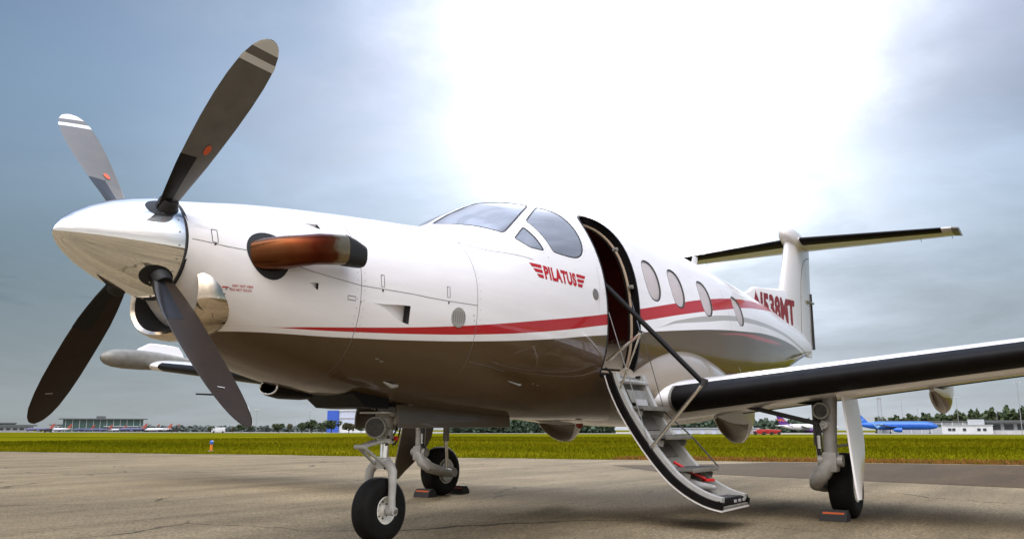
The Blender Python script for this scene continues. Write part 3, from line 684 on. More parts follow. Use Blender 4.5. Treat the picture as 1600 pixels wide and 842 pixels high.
for sd_ in (1, -1):
    if sd_ == 1: fus_text('lettering', 'PILATUS', 3.335, 3.778, 1.892, 2.003, 'red_paint', 0, .05, sd_)
    for i in range(3):
        zt = 2.002-.040*i; zb_ = zt-.027
        fus_quad('emblem_bar', [(3.175+.030*i, zt), (3.315, zt), (3.315, zb_), (3.195+.030*i, zb_)], 'red_paint', sd_)
        fus_quad('emblem_bar', [(3.795, zt), (3.935-.030*i, zt), (3.915-.030*i, zb_), (3.795, zb_)], 'red_paint', sd_)
fus_text('warning_lettering', 'VERY HOT AREA', .772, .872, 1.512, 1.524, 'red_paint', 0, .02)
fus_text('warning_lettering', 'DO NOT TOUCH', .774, .868, 1.492, 1.504, 'red_paint', 0, .02)
fus_quad('warning_bar', [(.735, 1.512), (.762, 1.511), (.762, 1.505), (.735, 1.506)], 'red_paint')

# ---- cowl front, chin intake
HZ = 1.725
MB().lathe([(0, .0001), (0, .275), (.01, .284)], (.556, 0, HZ), (1, 0, 0), 40).build('cowl_bulkhead', 'black', fus)
def oval(cz, hw, hh, x, n=44, top=1.0):
    o = []
    for i in range(n):
        t = 2*PI*i/n; c, s = math.cos(t), math.sin(t)
        o.append((x+(0.02 if s > 0 else -.0)*s, hw*math.copysign(abs(c)**.85, c), cz+hh*(top if s > 0 else 1)*math.copysign(abs(s)**.9, s)))
    return o
lip = [oval(1.455, .240, .138, .80, top=1.15), oval(1.455, .252, .152, .70, top=1.15), oval(1.455, .284, .173, .637, top=1.18), oval(1.457, .306, .192, .622, top=1.2), oval(1.46, .328, .206, .638, top=1.2), oval(1.462, .343, .220, .672, top=1.2), oval(1.464, .350, .228, .725, top=1.15), oval(1.467, .33, .205, .85, top=1.1)]
il = adopt(MB().loft(lip[2:], True, (False, False)).build('intake_lip', 'lip_metal' if 'lip_metal' in MATS else mat('lip_metal', (.66, .56, .44), .10, 1, rvar=.04, vscale=10), None, 60), plane)
MB().loft([lip[2], lip[1], lip[0], oval(1.455, .23, .12, .98, top=1.1)], True, (False, True)).build('intake_duct', 'black', il)
# scoop under the cowl, starboard of the keel
sc_ = [[(x, .22+.11*r*math.cos(t), zc_+.055*r*math.sin(t)) for t in np.linspace(0, 2*PI, 20, endpoint=False)] for x, r, zc_ in ((1.56, .75, 1.025), (1.58, .92, 1.02), (1.66, 1.0, 1.01), (1.82, .85, 1.0), (2.0, .4, .99))]
s0 = adopt(MB().loft(sc_, True, (False, True)).build('oil_cooler_scoop', 'boot'), plane)
MB().tube([sc_[0][i % 20] for i in range(21)], .006, 8, False).build('scoop_lip', 'polished', s0)

# ---- spinner and propeller (feathered)
prof = [(0, .0001), (.006, .022), (.03, .058), (.08, .103), (.15, .150), (.25, .198), (.35, .235), (.45, .262), (.52, .276), (.545, .279)]
spn = adopt(MB().lathe(prof, (0, 0, HZ), (1, 0, 0), 64).build('spinner', 'polished', None, 60), plane)
MB().lathe([(.545, .279), (.549, .282), (.556, .282), (.556, .2)], (0, 0, HZ), (1, 0, 0), 64).build('spinner_backplate', 'seam_dark', spn)
for k in range(24):
    a = 2*PI*k/24+.07; MB().lathe([(0, .006), (.003, .005), (.003, .0001)], (.515, .2755*math.cos(a), HZ+.2755*math.sin(a)), (-.2, math.cos(a), math.sin(a)), 8).build('screw', 'steel', spn)
XP, BR = .475, 1.33
def blade(ang, first):
    """blade along +r; leading edge forward (-x) since feathered"""
    ry, rz = math.cos(ang), math.sin(ang); rad = Vector((0, ry, rz)); tan = Vector((0, rz, -ry)); fwd = Vector((-1, 0, 0))
    rr = [.20, .24, .30, .36, .44, .55, .68, .82, .96, 1.08, 1.16, 1.22, 1.26, 1.29, 1.31, 1.322, 1.329]
    def chord(r):
        xs_ = [.20, .28, .40, .55, .75, .95, 1.10, 1.20, 1.26, 1.30, 1.32, 1.33]; ys = [.095, .105, .150, .188, .214, .222, .212, .186, .150, .105, .068, .012]
        return float(np.interp(r, xs_, ys))
    def thick(r): return float(np.interp(r, [.2, .28, .4, .6, 1.0, 1.33], [.078, .062, .036, .022, .013, .005]))
    def beta(r): return R(float(np.interp(r, [.2, .4, .8, 1.33], [104, 100, 88, 78])))
    def sweep(r): return -.035*((r-.2)/1.13)**2 + .02*((r-.2)/1.13)
    def ring(r, grow=0., a0=0., a1=1., n=14):
        b = beta(r); c = chord(r)/2+grow; t = thick(r)/2+grow
        cd_ = fwd*math.sin(b)+tan*math.cos(b); nd_ = cd_.cross(rad); o = Vector((XP, 0, HZ))+rad*r+fwd*sweep(r)
        pts = []
        for k in range(2*n):
            w = PI*k/n; s, q = math.cos(w), math.sin(w)
            pts.append(o+cd_*(c*s)+nd_*(t*q*(1.0 if q > 0 else .55)*(.75+.25*s)))
        return pts
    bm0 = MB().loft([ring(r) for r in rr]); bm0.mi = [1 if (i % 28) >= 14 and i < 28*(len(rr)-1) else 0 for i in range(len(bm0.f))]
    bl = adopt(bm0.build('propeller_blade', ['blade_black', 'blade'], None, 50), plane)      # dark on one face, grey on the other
    # de-ice cuff wraps the inner leading edge
    n = 14; cuff = []
    for r in [.215, .30, .38, .46, .54, .60]:
        g = ring(r, .0016); ks = [k % (2*n) for k in range(-7, 8)]; cuff.append([g[k] for k in ks])
    MB().loft(cuff, False, (False, False)).build('deice_cuff', 'blade_cuff', bl, 50)
    for r0, r1 in ((1.175, 1.215), (1.262, 1.327)):       # pale bands near the tip, grey face only
        MB().loft([[ring(r, .0012)[k % 28] for k in range(14, 29)] for r in np.linspace(r0, r1, 6)], False, (False, False)).build('tip_band', 'band_white', bl, 50)
    g = beta(.66); cd_ = fwd*math.sin(g)+tan*math.cos(g); nd_ = cd_.cross(rad); o = Vector((XP, 0, HZ))+rad*.655+fwd*sweep(.655)-cd_*.028-nd_*.008
    MB().add([o+rad*.030*math.cos(t)+cd_*.018*math.sin(t) for t in np.linspace(0, 2*PI, 20, endpoint=False)], [tuple(range(20))]).build('blade_decal', 'orange', bl, None, False)
    g = beta(1.08); cd_ = fwd*math.sin(g)+tan*math.cos(g); nd_ = cd_.cross(rad); o = Vector((XP, 0, HZ))+rad*1.08+fwd*sweep(1.08)+nd_*.0075
    MB().add([o+cd_*a+rad*b for a, b in ((.0, 0), (.045, 0), (.045, .004), (0, .004))], [(0, 1, 2, 3)]).build('blade_mark', 'band_white', bl, None, False)
    # shank collar and black root opening in the spinner
    c0 = Vector((XP, 0, HZ))
    MB().lathe([(.18, .056), (.305, .053), (.318, .046), (.318, .001)], c0, rad, 24).build('blade_shank', 'black', bl)
    ops = []
    for t in np.linspace(0, 2*PI, 28, endpoint=False):
        dx, dl = .085*math.cos(t), .068*math.sin(t); xx = min(.54, XP-.02+dx)
        rs = float(np.interp(xx, [p[0] for p in prof], [p[1] for p in prof])); aa = dl/max(.1, rs)
        d = rad*math.cos(aa)+tan*math.sin(aa); ops.append(Vector((xx, 0, HZ))+d*(rs+.0015))
    cen = Vector((XP-.01, 0, HZ))+rad*(float(np.interp(XP-.01, [p[0] for p in prof], [p[1] for p in prof]))+.003)
    MB().add(ops+[cen], [(i, (i+1) % 28, 28) for i in range(28)]).build('root_opening', 'black', bl, 60)
    return bl
for k, a in enumerate((135.7, 45.7, -44.3, -134.3)): blade(R(a), k < 2)
bm_ = blade  # keep name for clarity

# ---- exhaust stubs
def exhaust(s):
    ex = None
    def ring(c, w, h, tilt, n=24, sq=.75):
        t_ = Vector((math.cos(tilt), s*math.sin(tilt), 0)); sidev = Vector((-math.sin(tilt), s*math.cos(tilt), 0)); up_ = Vector((0, 0, 1)); o = Vector(c)
        return [o+sidev*(w*math.copysign(abs(math.cos(k*2*PI/n))**sq, math.cos(k*2*PI/n)))+up_*(h*math.copysign(abs(math.sin(k*2*PI/n))**sq, math.sin(k*2*PI/n))) for k in range(n)]
    y = s
    sec_ = [((.93, y*.40, 1.700), .10, .092, R(82)), ((.95, y*.48, 1.705), .098, .092, R(72)), ((.985, y*.545, 1.715), .09, .09, R(52)), ((1.05, y*.595, 1.73), .078, .088, R(30)),
            ((1.13, y*.628, 1.75), .070, .088, R(14)), ((1.22, y*.643, 1.763), .066, .088, R(9)), ((1.30, y*.656, 1.772), .064, .087, R(8)), ((1.315, y*.658, 1.773), .064, .087, R(8))]
    ex = adopt(MB().loft([ring(*a) for a in sec_], True, (True, False)).build('exhaust_stack', 'heat', None, 50), plane)
    tip = [ring((1.314, y*.658, 1.773), .066, .090, R(8)), ring((1.37, y*.666, 1.766), .065, .082, R(8)), ring((1.435, y*.675, 1.753), .064, .066, R(8)), ring((1.43, y*.674, 1.753), .056, .058, R(8)), ring((1.33, y*.66, 1.773), .05, .07, R(8))]
    MB().loft(tip, True, (False, True)).build('exhaust_tip', 'black', ex, 35)
    ph = s*-1
    n_ = 32; a = []; b = []
    for t in np.linspace(0, 2*PI, n_, endpoint=False):
        a.append(fsurf(.945+.125*math.cos(t), -s*(1.38+.30*math.sin(t)), .002)); b.append(fsurf(.955+.05*math.cos(t), -s*(1.38+.12*math.sin(t)), .004))
    on = MB().add([Vector(p) for p in a+b], [(i, (i+1) % n_, n_+(i+1) % n_, n_+i) for i in range(n_)]).add([Vector(p) for p in b], [tuple(range(n_))]).build('exhaust_opening', 'black', ex, 50)
exhaust(-1); exhaust(1)

# ---- wings
def airfoil(c, th, n=22, camber=.02):
    """closed loop from trailing edge over the top to the leading edge and back below; (x from leading edge, z)"""
    x = .5*(1-np.cos(np.linspace(0, PI, n))); yt = 5*th*(.2969*np.sqrt(x)-.126*x-.3516*x**2+.2843*x**3-.1036*x**4); yc = camber*4*x*(1-x)
    up = np.stack([x, yc+yt], 1)[::-1]; lo = np.stack([x, yc-yt], 1)[1:-1]
    return np.concatenate([up, lo])*c
def wle(y): return 5.0+.042*(y-.8)
def wch(y): return 2.22-(y-.8)*(2.22-1.16)/7.3
def wz(y): return 1.03+.103*(y-1.0)
def wth(y): return .165-.03*(y-.8)/7.3
def wing_ring(s, y, grow=0., sel=None, twist=R(2.)):
    a = airfoil(wch(y), wth(y)); o = []
    if grow:
        t = np.roll(a, -1, 0)-np.roll(a, 1, 0); nrm = np.stack([t[:, 1], -t[:, 0]], 1); nrm /= np.linalg.norm(nrm, axis=1, keepdims=True)+1e-9
        cen = a.mean(0); sg = np.sign(np.sum(nrm*(a-cen), 1)); a = a+nrm*sg[:, None]*grow
    c, sn = math.cos(twist), math.sin(twist)
    for (x, z) in (a if sel is None else a[sel]): o.append((wle(y)+x*c+z*sn, s*y, wz(y)-x*sn+z*c))
    return o
def flap_fairing(parent, s, y, x0, x1, ztop, depth, w):
    rings = []
    for t in np.linspace(0, 1, 12):
        x = x0+(x1-x0)*t; f = max(.03, math.sin(PI*min(1, t*.93+.03))**.6) if t < .98 else .55
        d = depth*(math.sin(PI*min(.62, t*.62+.02)))**.9 if t < .9 else depth*.93
        if t > .9: d = depth*(.93-.25*(t-.9)/.1)
        ww = w*min(1, (t+.02)**.5*1.3)*(1-.15*max(0, t-.8)/.2)
        rings.append([(x+.02*math.sin(k), s*y+ww*math.cos(k), ztop(x)-.0+min(0, d*math.sin(k)) + (.02 if math.sin(k) > 0 else 0)) for k in np.linspace(0, 2*PI, 18, endpoint=False)])
    f_ = MB().loft(rings); f_.mi = [1 if (i % 18) in range(10, 17) and i < 18*8 else 0 for i in range(len(f_.f))]
    return f_.build('flap_fairing', ['white_paint', 'taupe_paint'], parent, 50)
ys_w = [0.5, .8, 1.2, 2, 3, 4, 5, 6, 7, 7.6, 7.95]
def wing(s):
    rings = [wing_ring(s, y) for y in ys_w]
    # upturned tip
    for (dy, dz, sc, dx) in ((.10, .03, .97, .02), (.17, .13, .84, .13), (.20, .26, .66, .30), (.20, .345, .46, .46)):
        y = 7.95; a = airfoil(wch(y)*sc, .10); rings.append([(wle(y)+dx+x, s*(y+dy+z*.6*(dz/.345)), wz(y)+dz+z*(1-.6*dz/.345)-.03*x) for x, z in a])
    w = adopt(MB().loft(rings).build('wing', ['white_paint'], None, 40), plane)
    n = 22; sel = list(range(n-1-3, n-1+5))
    MB().loft([wing_ring(s, y, .004, sel) for y in np.linspace(1.04, 7.1, 24)], False, (False, False)).build('deice_boot', 'boot', w, 60)
    # sealing edge strip at the inner end of the boot
    MB().loft([wing_ring(s, y, .006, sel) for y in (1.02, 1.045)], False, (False, False)).build('boot_edge', 'gear_dull', w, 60)
    zt = lambda yy: (lambda x: wz(yy)-(x-wle(yy))*.035-.01-(.10 if x < 6.3 else .10-.11*(x-6.3)/.9))
    flap_fairing(w, s, 1.05, 6.10, 7.02, zt(1.05), .31, .115)
    flap_fairing(w, s, 3.02, 6.05, 6.95, zt(3.02), .22, .085)
    flap_fairing(w, s, 4.95, 6.0, 6.75, zt(4.95), .17, .07)
    # flap and aileron gaps as thin dark lines along the rear of the lower surface
    for yy in (1.3, 4.9):
        pass
    g = MB()
    for (a, b) in ((1.3, 4.85), (4.95, 7.7)):
        pts = []
        for y in np.linspace(a, b, 14):
            r = wing_ring(s, y, .003); pts.append(r[-10])
        g.tube(pts, .006, 6)
    g.build('flap_gap', 'seam_dark', w)
    for y in (2.0, 5.9, 6.9):
        r = wing_ring(s, y, .002); MB().tube([r[-8], (r[-8][0], r[-8][1], r[-8][2]-.03)], .008, 6).build('vent_pin', 'seam_dark', w)
    for zz in (.06, .22):
        MB().tube([(6.68, s*8.14, wz(7.95)+zz), (6.86, s*8.15, wz(7.95)+zz-.03)], .004, 5).build('static_wick', 'seam_dark', w)
    return w
wp = wing(-1); wsb = wing(1)
# weather radar pod on the starboard wing, pitot mast beneath it
pr = []
for x, r in ((4.58, .01), (4.60, .05), (4.66, .095), (4.76, .125), (4.92, .142), (5.2, .145), (5.45, .135), (5.8, .10), (6.2, .05), (6.4, .01)):
    pr.append([(x, 7.45+r*math.cos(t), wz(7.45)+.07+r*math.sin(t)) for t in np.linspace(0, 2*PI, 24, endpoint=False)])
pod = adopt(MB().loft(pr).build('radar_pod', 'gear_dull', None, 50), plane)
MB().loft([[(x, 7.45+(p[1]-7.45)*1.012, wz(7.45)+.01+(p[2]-wz(7.45)-.01)*1.012) for (x, *_), p in zip(r, r)] for r in pr[:3]], True, (True, False)).build('radome', 'gear_dull', pod, 50)
adopt(MB().tube([(5.45, 5.95, wz(5.95)-.10), (5.46, 5.95, wz(5.95)-.28), (5.42, 5.95, wz(5.95)-.31), (5.12, 5.95, wz(5.95)-.31)], [.02, .016, .014, .011], 8).build('pitot_tube', 'panel_black'), plane)
adopt(MB().tube([(5.45, -5.95, wz(5.95)-.10), (5.46, -5.95, wz(5.95)-.28), (5.42, -5.95, wz(5.95)-.31), (5.12, -5.95, wz(5.95)-.31)], [.02, .016, .014, .011], 8).build('pitot_tube', 'panel_black'), plane)
# wing root fairing: one swollen belly body that fillets both wings into the fuselage
rings = []
for t in np.linspace(0, 1, 30):
    x = 4.62+3.35*t; e = math.sin(PI*min(1, max(0.0, t*.985+.008)))**.62
    e2 = (math.sin(PI*(t**.80)*.99+.01))**.75
    yw, zc_ = .60+.50*e2, 1.10; zu, zd = .05+.54*e2, .02+.295*e
    rg = []
    for k in range(40):
        a = 2*PI*k/40; c, s = math.cos(a), math.sin(a)
        rg.append((x, yw*math.copysign(abs(c)**.82, c), zc_+(zu if s > 0 else zd)*math.copysign(abs(s)**(.95 if s > 0 else .7), s)))
    rings.append(rg)
fair = adopt(MB().loft(rings).build('wing_root_fairing', 'fairing_paint' if 'fairing_paint' in MATS else mat('fairing_paint', (.23, .19, .14), .22, coat=.6), None, 60), plane)
for dy in (0,):
    MB().tube([(6.95, -1.02, 1.43), (6.97, -1.05, 1.30)], .003, 5).build('fairing_seam', 'seam', fair)

# ---- tail
def fin_ring(z, x0, x1, th, grow=0.):
    a = airfoil(x1-x0, th, 18, 0.); return [(x0+x, zz, z) for x, zz in a]
FINZ = [(2.05, 12.30, 14.06, .07), (2.5, 12.10, 14.12, .085), (2.9, 12.12, 14.17, .095), (3.12, 12.24, 14.20, .10), (3.4, 12.40, 14.23, .105), (3.75, 12.60, 14.27, .11), (4.0, 12.73, 14.30, .11), (4.12, 12.80, 14.31, .11)]
def finx(z): return float(np.interp(z, [f[0] for f in FINZ], [f[1] for f in FINZ]))
fin = adopt(MB().loft([fin_ring(*f) for f in FINZ]).build('vertical_fin', 'white_paint', None, 50), plane)
# dorsal fin: a long low ridge that climbs to the fin
rings = []
for x, zt, w in ((8.35, 2.775, .015), (8.8, 2.80, .025), (9.5, 2.80, .028), (10.3, 2.79, .03), (10.55, 2.86, .035), (10.75, 2.945, .042), (11.2, 2.99, .055), (11.7, 3.045, .068), (12.2, 3.10, .08), (12.6, 3.14, .088), (13.1, 3.0, .07)):
    zb_ = float(SECF[0](np.array(x)))-.14
    if x < 10.4: zt = max(zt, float(SECF[0](np.array(x)))+(.02 if x < 8.5 else .095))
    rings.append([(x, -w*1.25, zb_), (x, -w, (zb_+zt)/2), (x, -w*.85, zt-.035), (x, -w*.45, zt-.008), (x, 0, zt), (x, w*.45, zt-.008), (x, w*.85, zt-.035), (x, w, (zb_+zt)/2), (x, w*1.25, zb_)])
dors = MB().loft(rings, False, (False, False)).build('dorsal_fin', 'white_paint', fin, 60)
# rudder: own panel with hinge gap, tab and tall pale edge
rz_ = [(1.98, 13.42, 14.0, .10), (2.5, 13.45, 14.02, .11), (3.1, 13.50, 14.05, .12), (3.6, 13.56, 14.07, .125), (3.93, 13.62, 14.09, .12)]
rud = MB()
rr_ = []
for z, x0, x1, th in rz_:
    c0 = fin_ring(z, x0-.9, x1+.01, .093); rr_.append([(x, y*1.0+math.copysign(.003, y), z) for x, y, _ in c0 if x >= x0])
for r in rr_: pass
def side_y(z, x):
    i = [f[0] for f in FINZ]; x0 = finx(z); x1 = float(np.interp(z, i, [f[2] for f in FINZ])); th = float(np.interp(z, i, [f[3] for f in FINZ]))
    t = min(1, max(0, (x-x0)/(x1-x0))); return 5*th*(x1-x0)*(.2969*math.sqrt(t)-.126*t-.3516*t*t+.2843*t**3-.1036*t**4)
def fin_sheet(name, pts, m, off=.003, s=-1):
    vs = [(x, s*(side_y(z, x)+off), z) for x, z in pts]; return MB().add(vs, [tuple(range(len(vs)))]).build(name, m, fin, None, False)
def fin_line(name, pts, r, m, s=-1): return MB().tube([(x, s*(side_y(z, x)+.001), z) for x, z in pts], r, 5).build(name, m, fin)
for s in (-1, 1):
    fin_line('rudder_gap', [(13.15, 2.06), (13.17, 2.6), (13.2, 3.1), (13.27, 3.4), (13.42, 3.65), (13.65, 3.82), (13.95, 3.92), (14.22, 3.96)], .006, 'seam', s)
    fin_line('fin_seam', [(13.2, 3.1), (14.18, 3.1)], .004, 'seam', s)
    MB().box((13.92, s*.06, 3.08), (.46, .05, .035), None, 0, .01).build('rudder_actuator', 'grey_paint', fin)
MB().box((14.245, 0, 2.75), (.05, .03, 1.05), None, 0, .008).build('rudder_tab', 'gear_dull', fin)
MB().box((14.215, 0, 2.75), (.02, .05, 1.06)).build('tab_gap', 'seam_dark', fin)
# registration on the fin's port side (fuselage crown hides its foot from low positions)
v, f = text_mesh('N538MT', 1, .10, .045, 1.05); u = v[:, 0]/v[:, 0].max(); w = v[:, 1]/v[:, 1].max()
def dors_y(x, z):
    zs_ = [(10.3, .031), (10.55, .037), (10.75, .045), (11.2, .06), (11.7, .074), (12.2, .087), (12.6, .095), (13.1, .075)]
    w_ = float(np.interp(x, [8.35, 10.3, 10.55, 10.75, 11.2, 11.7, 12.2, 12.6, 13.1], [.015, .03, .035, .042, .055, .068, .08, .088, .07]))
    zt_ = float(np.interp(x, [10.3, 10.55, 10.75, 11.2, 11.7, 12.2, 12.6, 13.1], [2.79, 2.86, 2.945, 2.99, 3.045, 3.10, 3.14, 3.0])); zb_ = float(SECF[0](np.array(x)))-.14
    yd = w_*float(np.interp(z, [zb_, (zb_+zt_)/2, zt_-.035, zt_], [1.25, 1.0, .85, .6]))
    return max(yd, side_y(z, x) if x > finx(z) else 0)+.005
for s in (-1, 1):
    uu = u if s < 0 else 1-u
    P = [(10.66+2.04*a, s*dors_y(10.66+2.04*a, 2.52+.41*b), 2.50+(.385+.075*a)*b) for a, b in zip(uu, w)]
    on = link('registration_lettering', mesh(P, f), 'deep_red' if 'deep_red' in MATS else mat('deep_red', (.22, .008, .010), .4), fin)
bul = []
for x, r in ((12.55, .012), (12.58, .055), (12.66, .10), (12.80, .135), (13.0, .155), (13.3, .15), (13.7, .12), (14.1, .07), (14.35, .02)):
    bul.append([(x, r*.92*math.copysign(abs(math.cos(t))**.8, math.cos(t)), 4.13+(.04 if x < 13 else .03)+r*1.05*math.copysign(abs(math.sin(t))**.75, math.sin(t))) for t in np.linspace(0, 2*PI, 24, endpoint=False)])
MB().loft(bul).build('tail_bullet', 'white_paint', fin, 50)
def tp(s, y, grow=0., sel=None):
    x0 = 13.02+.215*y; c = 1.26-.205*y; a = airfoil(c, .115, 18, -.01)
    if grow:
        cen = np.array([c*.3, 0]); d = a-cen; d /= np.linalg.norm(d, axis=1, keepdims=True); a = a+d*grow
    if sel is not None: a = a[sel]
    return [(x0+x, s*y, 4.12+z-.004*y) for x, z in a]
tl = MB().loft([tp(-1, y) for y in (2.55, 1.8, .9, 0)]+[tp(1, y) for y in (.9, 1.8, 2.55)])
tail = adopt(tl.build('tailplane', 'tail_under' if 'tail_under' in MATS else mat('tail_under', (.62, .58, .52), .3, coat=.3), None, 45), plane)
for s in (-1, 1):
    sel = list(range(18-6, 18+5))
    MB().loft([tp(s, y, .004, sel) for y in np.linspace(.16, 2.40, 10)], False, (False, False)).build('deice_boot', 'boot', tail, 60)
    hr = [tp(s, y) for y in (2.552, 2.60)]
    MB().loft([[(p[0]-.0, p[1], p[2]) for p in hr[0]], [(p[0]+.06, p[1]+s*.05, p[2]) for p in hr[1]]]).build('elevator_horn', 'gear_dull', tail, 45)
    pts = [(13.02+.215*y+(1.26-.205*y)*.68, s*y, 4.12-.052+.014*y) for y in np.linspace(.2, 2.45, 6)]
    MB().tube(pts, .009, 6).build('elevator_gap', 'seam_dark', tail)
    for y in (2.0, 2.5): MB().tube([(14.08-.0*y, s*y, 4.10), (14.22, s*y, 4.05)], .004, 5).build('static_wick', 'seam_dark', tail)
# small blade antenna on the crown, tail position light
an = [[(8.16+dx*(1-.35*t)+t*.16, yy, 2.74+h) for dx, yy in ((0, 0), (.06, .014), (.26, 0), (.06, -.014))] for h, t in ((0, 0), (.10, .35), (.20, .7), (.28, 1.0))]
adopt(MB().loft(an).build('blade_antenna', 'white_paint', None, 50), plane)

# ---- landing gear
def wheel(parent, c, rad, width, rimr, hubside, name='tyre', tread=True, rimmat='rim'):
    """tyre and rim about the y axis"""
    h = width/2; pr_ = [(-h*.62, rimr), (-h*.86, rimr*1.08), (-h, rimr*1.35), (-h*.97, rad*.82), (-h*.80, rad*.945), (-h*.5, rad*.99), (0, rad), (h*.5, rad*.99), (h*.80, rad*.945), (h*.97, rad*.82), (h, rimr*1.35), (h*.86, rimr*1.08), (h*.62, rimr)]
    t = MB().lathe(pr_, c, (0, 1, 0), 48)
    for g in (-.28, 0, .28) if tread else ():
        pass
    ty = t.build(name, 'rubber', parent, 45)
    rm = MB()
    for s in (-1, 1):
        rm.lathe([(s*h*.90, rimr*1.06), (s*h*.93, rimr*1.0), (s*h*.80, rimr*.92), (s*h*.45, rimr*.80), (s*h*.40, rimr*.45), (s*h*.70, rimr*.36), (s*h*.78, rimr*.22), (s*h*.78, .0005)], c, (0, 1, 0), 32)
    r = rm.build('rim', rimmat, parent, 35)
    bl = MB()
    for k in range(8):
        a = 2*PI*k/8
        for s in (-1, 1):
            bl.lathe([(0, .007*rad/.22), (s*.006, .006*rad/.22), (s*.008, .0004)], (c[0]+rimr*.62*math.cos(a), c[1]+s*h*.43, c[2]+rimr*.62*math.sin(a)), (0, 1, 0), 8)
    bl.build('wheel_bolts', 'seam_dark', parent)
    return ty
# nose gear
NX = 2.405
ng = adopt(MB().tube([(NX+.045, 0, 1.02), (NX+.03, 0, .80), (NX+.02, 0, .69)], [.048, .050, .052], 20).lathe([(0, .062), (.03, .062), (.03, .0005)], (NX+.02, 0, .665), (0, 0, 1), 20)
           .box((NX+.05, 0, .90), (.10, .20, .10), None, 0, .02).tube([(NX+.05, -.16, .93), (NX+.05, .16, .93)], .028, 12).build('nose_gear', 'gear_paint'), plane)
MB().tube([(NX+.022, 0, .68), (NX+.012, 0, .52)], .031, 20).build('oleo_piston', 'chrome', ng)
fk = MB().lathe([(0, .052), (.06, .055), (.075, .045), (.075, .0005)], (NX+.01, 0, .495), (0, 0, 1), 20)
for s in (-1, 1):
    pts = [(NX+.005, s*.02, .53), (NX-.005, s*.075, .515), (NX-.01, s*.105, .475), (NX-.015, s*.112, .40), (NX-.02, s*.112, .30), (NX-.02, s*.112, .215)]
    fk.tube(pts, [.036, .034, .032, .028, .026, .030], 12)
    fk.lathe([(-.03, .030), (.03, .030), (.03, .0005)], (NX-.02, s*.115, .215), (0, s, 0), 14)
fk.box((NX+.055, 0, .52), (.04, .07, .06), None, 0, .01)
fk.build('wheel_fork', 'gear_paint', ng)
MB().lathe([(-.16, .0005), (-.16, .014), (.16, .014), (.16, .0005)], (NX-.02, 0, .215), (0, 1, 0), 12).build('axle', 'steel', ng)
wheel(ng, (NX-.02, 0, .219), .220, .150, .088, 1)
tl_ = MB()
for (a, b) in (((NX-.03, .685), (2.185, .645)), ((2.185, .645), (NX-.03, .525))):
    for s in (-1, 1): tl_.tube([(a[0], s*.045 if a[0] > 2.3 else s*.022, a[1]), (b[0], s*.022 if b[0] < 2.3 else s*.045, b[1])], [.013, .011], 8)
tl_.tube([(2.185, -.05, .645), (2.185, .05, .645)], .016, 10)
tl_.build('torque_link', 'gear_paint', ng)
tb = MB().lathe([(0, .055), (.0, .072), (.05, .072), (.07, .05), (.07, .0005)], (2.262, -.055, .775), (.84, .5, 0.0), 24); tb.build('taxi_light', 'gear_main', ng)
MB().lathe([(-.003, .0005), (-.003, .063)], (2.262, -.055, .775), (.84, .5, 0), 24).build('lamp_lens', 'lens', ng)
MB().box((2.33, -.02, .875), (.17, .20, .012), None, 0, .003).build('steering_plate', 'band_white', ng)
hs = MB()
for i, (a, b, c_) in enumerate((((NX+.06, -.06, 1.0), (NX+.12, -.08, .82), (NX+.05, -.05, .72)), ((NX+.08, .05, 1.0), (NX-.08, .09, .85), (NX-.02, .05, .70)), ((NX+.10, -.03, .95), (NX+.17, -.05, .78), (NX+.06, -.06, .66)))):
    pts = [Vector(a).lerp(Vector(b), t).lerp(Vector(b).lerp(Vector(c_), t), t) for t in np.linspace(0, 1, 9)]; hs.tube(pts, .007, 6)
hs.build('hydraulic_hose', 'panel_black', ng)
MB().tube([(NX+.05, -.04, .79), (NX+.42, -.10, .93)], .02, 10).tube([(NX+.05, .04, .79), (NX+.42, .10, .93)], .02, 10).build('drag_strut', 'gear_dull', ng)
MB().box((NX+.065, -.062, .70), (.03, .02, .03), None, 0, .004).build('tow_limit_mark', 'lever_red', ng)
sm = MB()
for (dx, dy, dz) in ((-.02, -.055, .71), (.02, -.056, .69), (-.03, -.05, .66), (.04, -.05, .66), (0, -.06, .53), (.03, -.05, .50), (-.035, -.045, .50)):
    sm.lathe([(0, .011), (-.010, .009), (-.010, .0004)], (NX+.01+dx, dy, dz), (0, 1, 0), 8)
sm.build('gear_bolts', 'seam_dark', ng)
cl = MB()
for z_, rr_, hh in ((.70, .062, .022), (.76, .058, .018), (.84, .060, .03), (.955, .066, .03)): cl.lathe([(0, .045), (0, rr_), (hh, rr_), (hh, .045)], (NX+.022+.06*(z_-.68), 0, z_), (0, 0, 1), 18)
cl.build('leg_clamps', 'gear_main', ng)
MB().box((NX+.075, -.03, .80), (.05, .05, .09), None, 0, .006).box((NX-.03, -.052, .74), (.03, .02, .05), None, 0, .004).build('valve_block', 'gear_dull', ng)
MB().box((NX+.02, -.053, .765), (.022, .004, .03)).build('leg_placard', 'band_white', ng)
for s_ in (-1, 1): MB().tube([(NX+.10, s_*.13, .985), (NX+.05, s_*.05, .80)], [.022, .018], 10).build('leg_brace', 'gear_paint', ng)
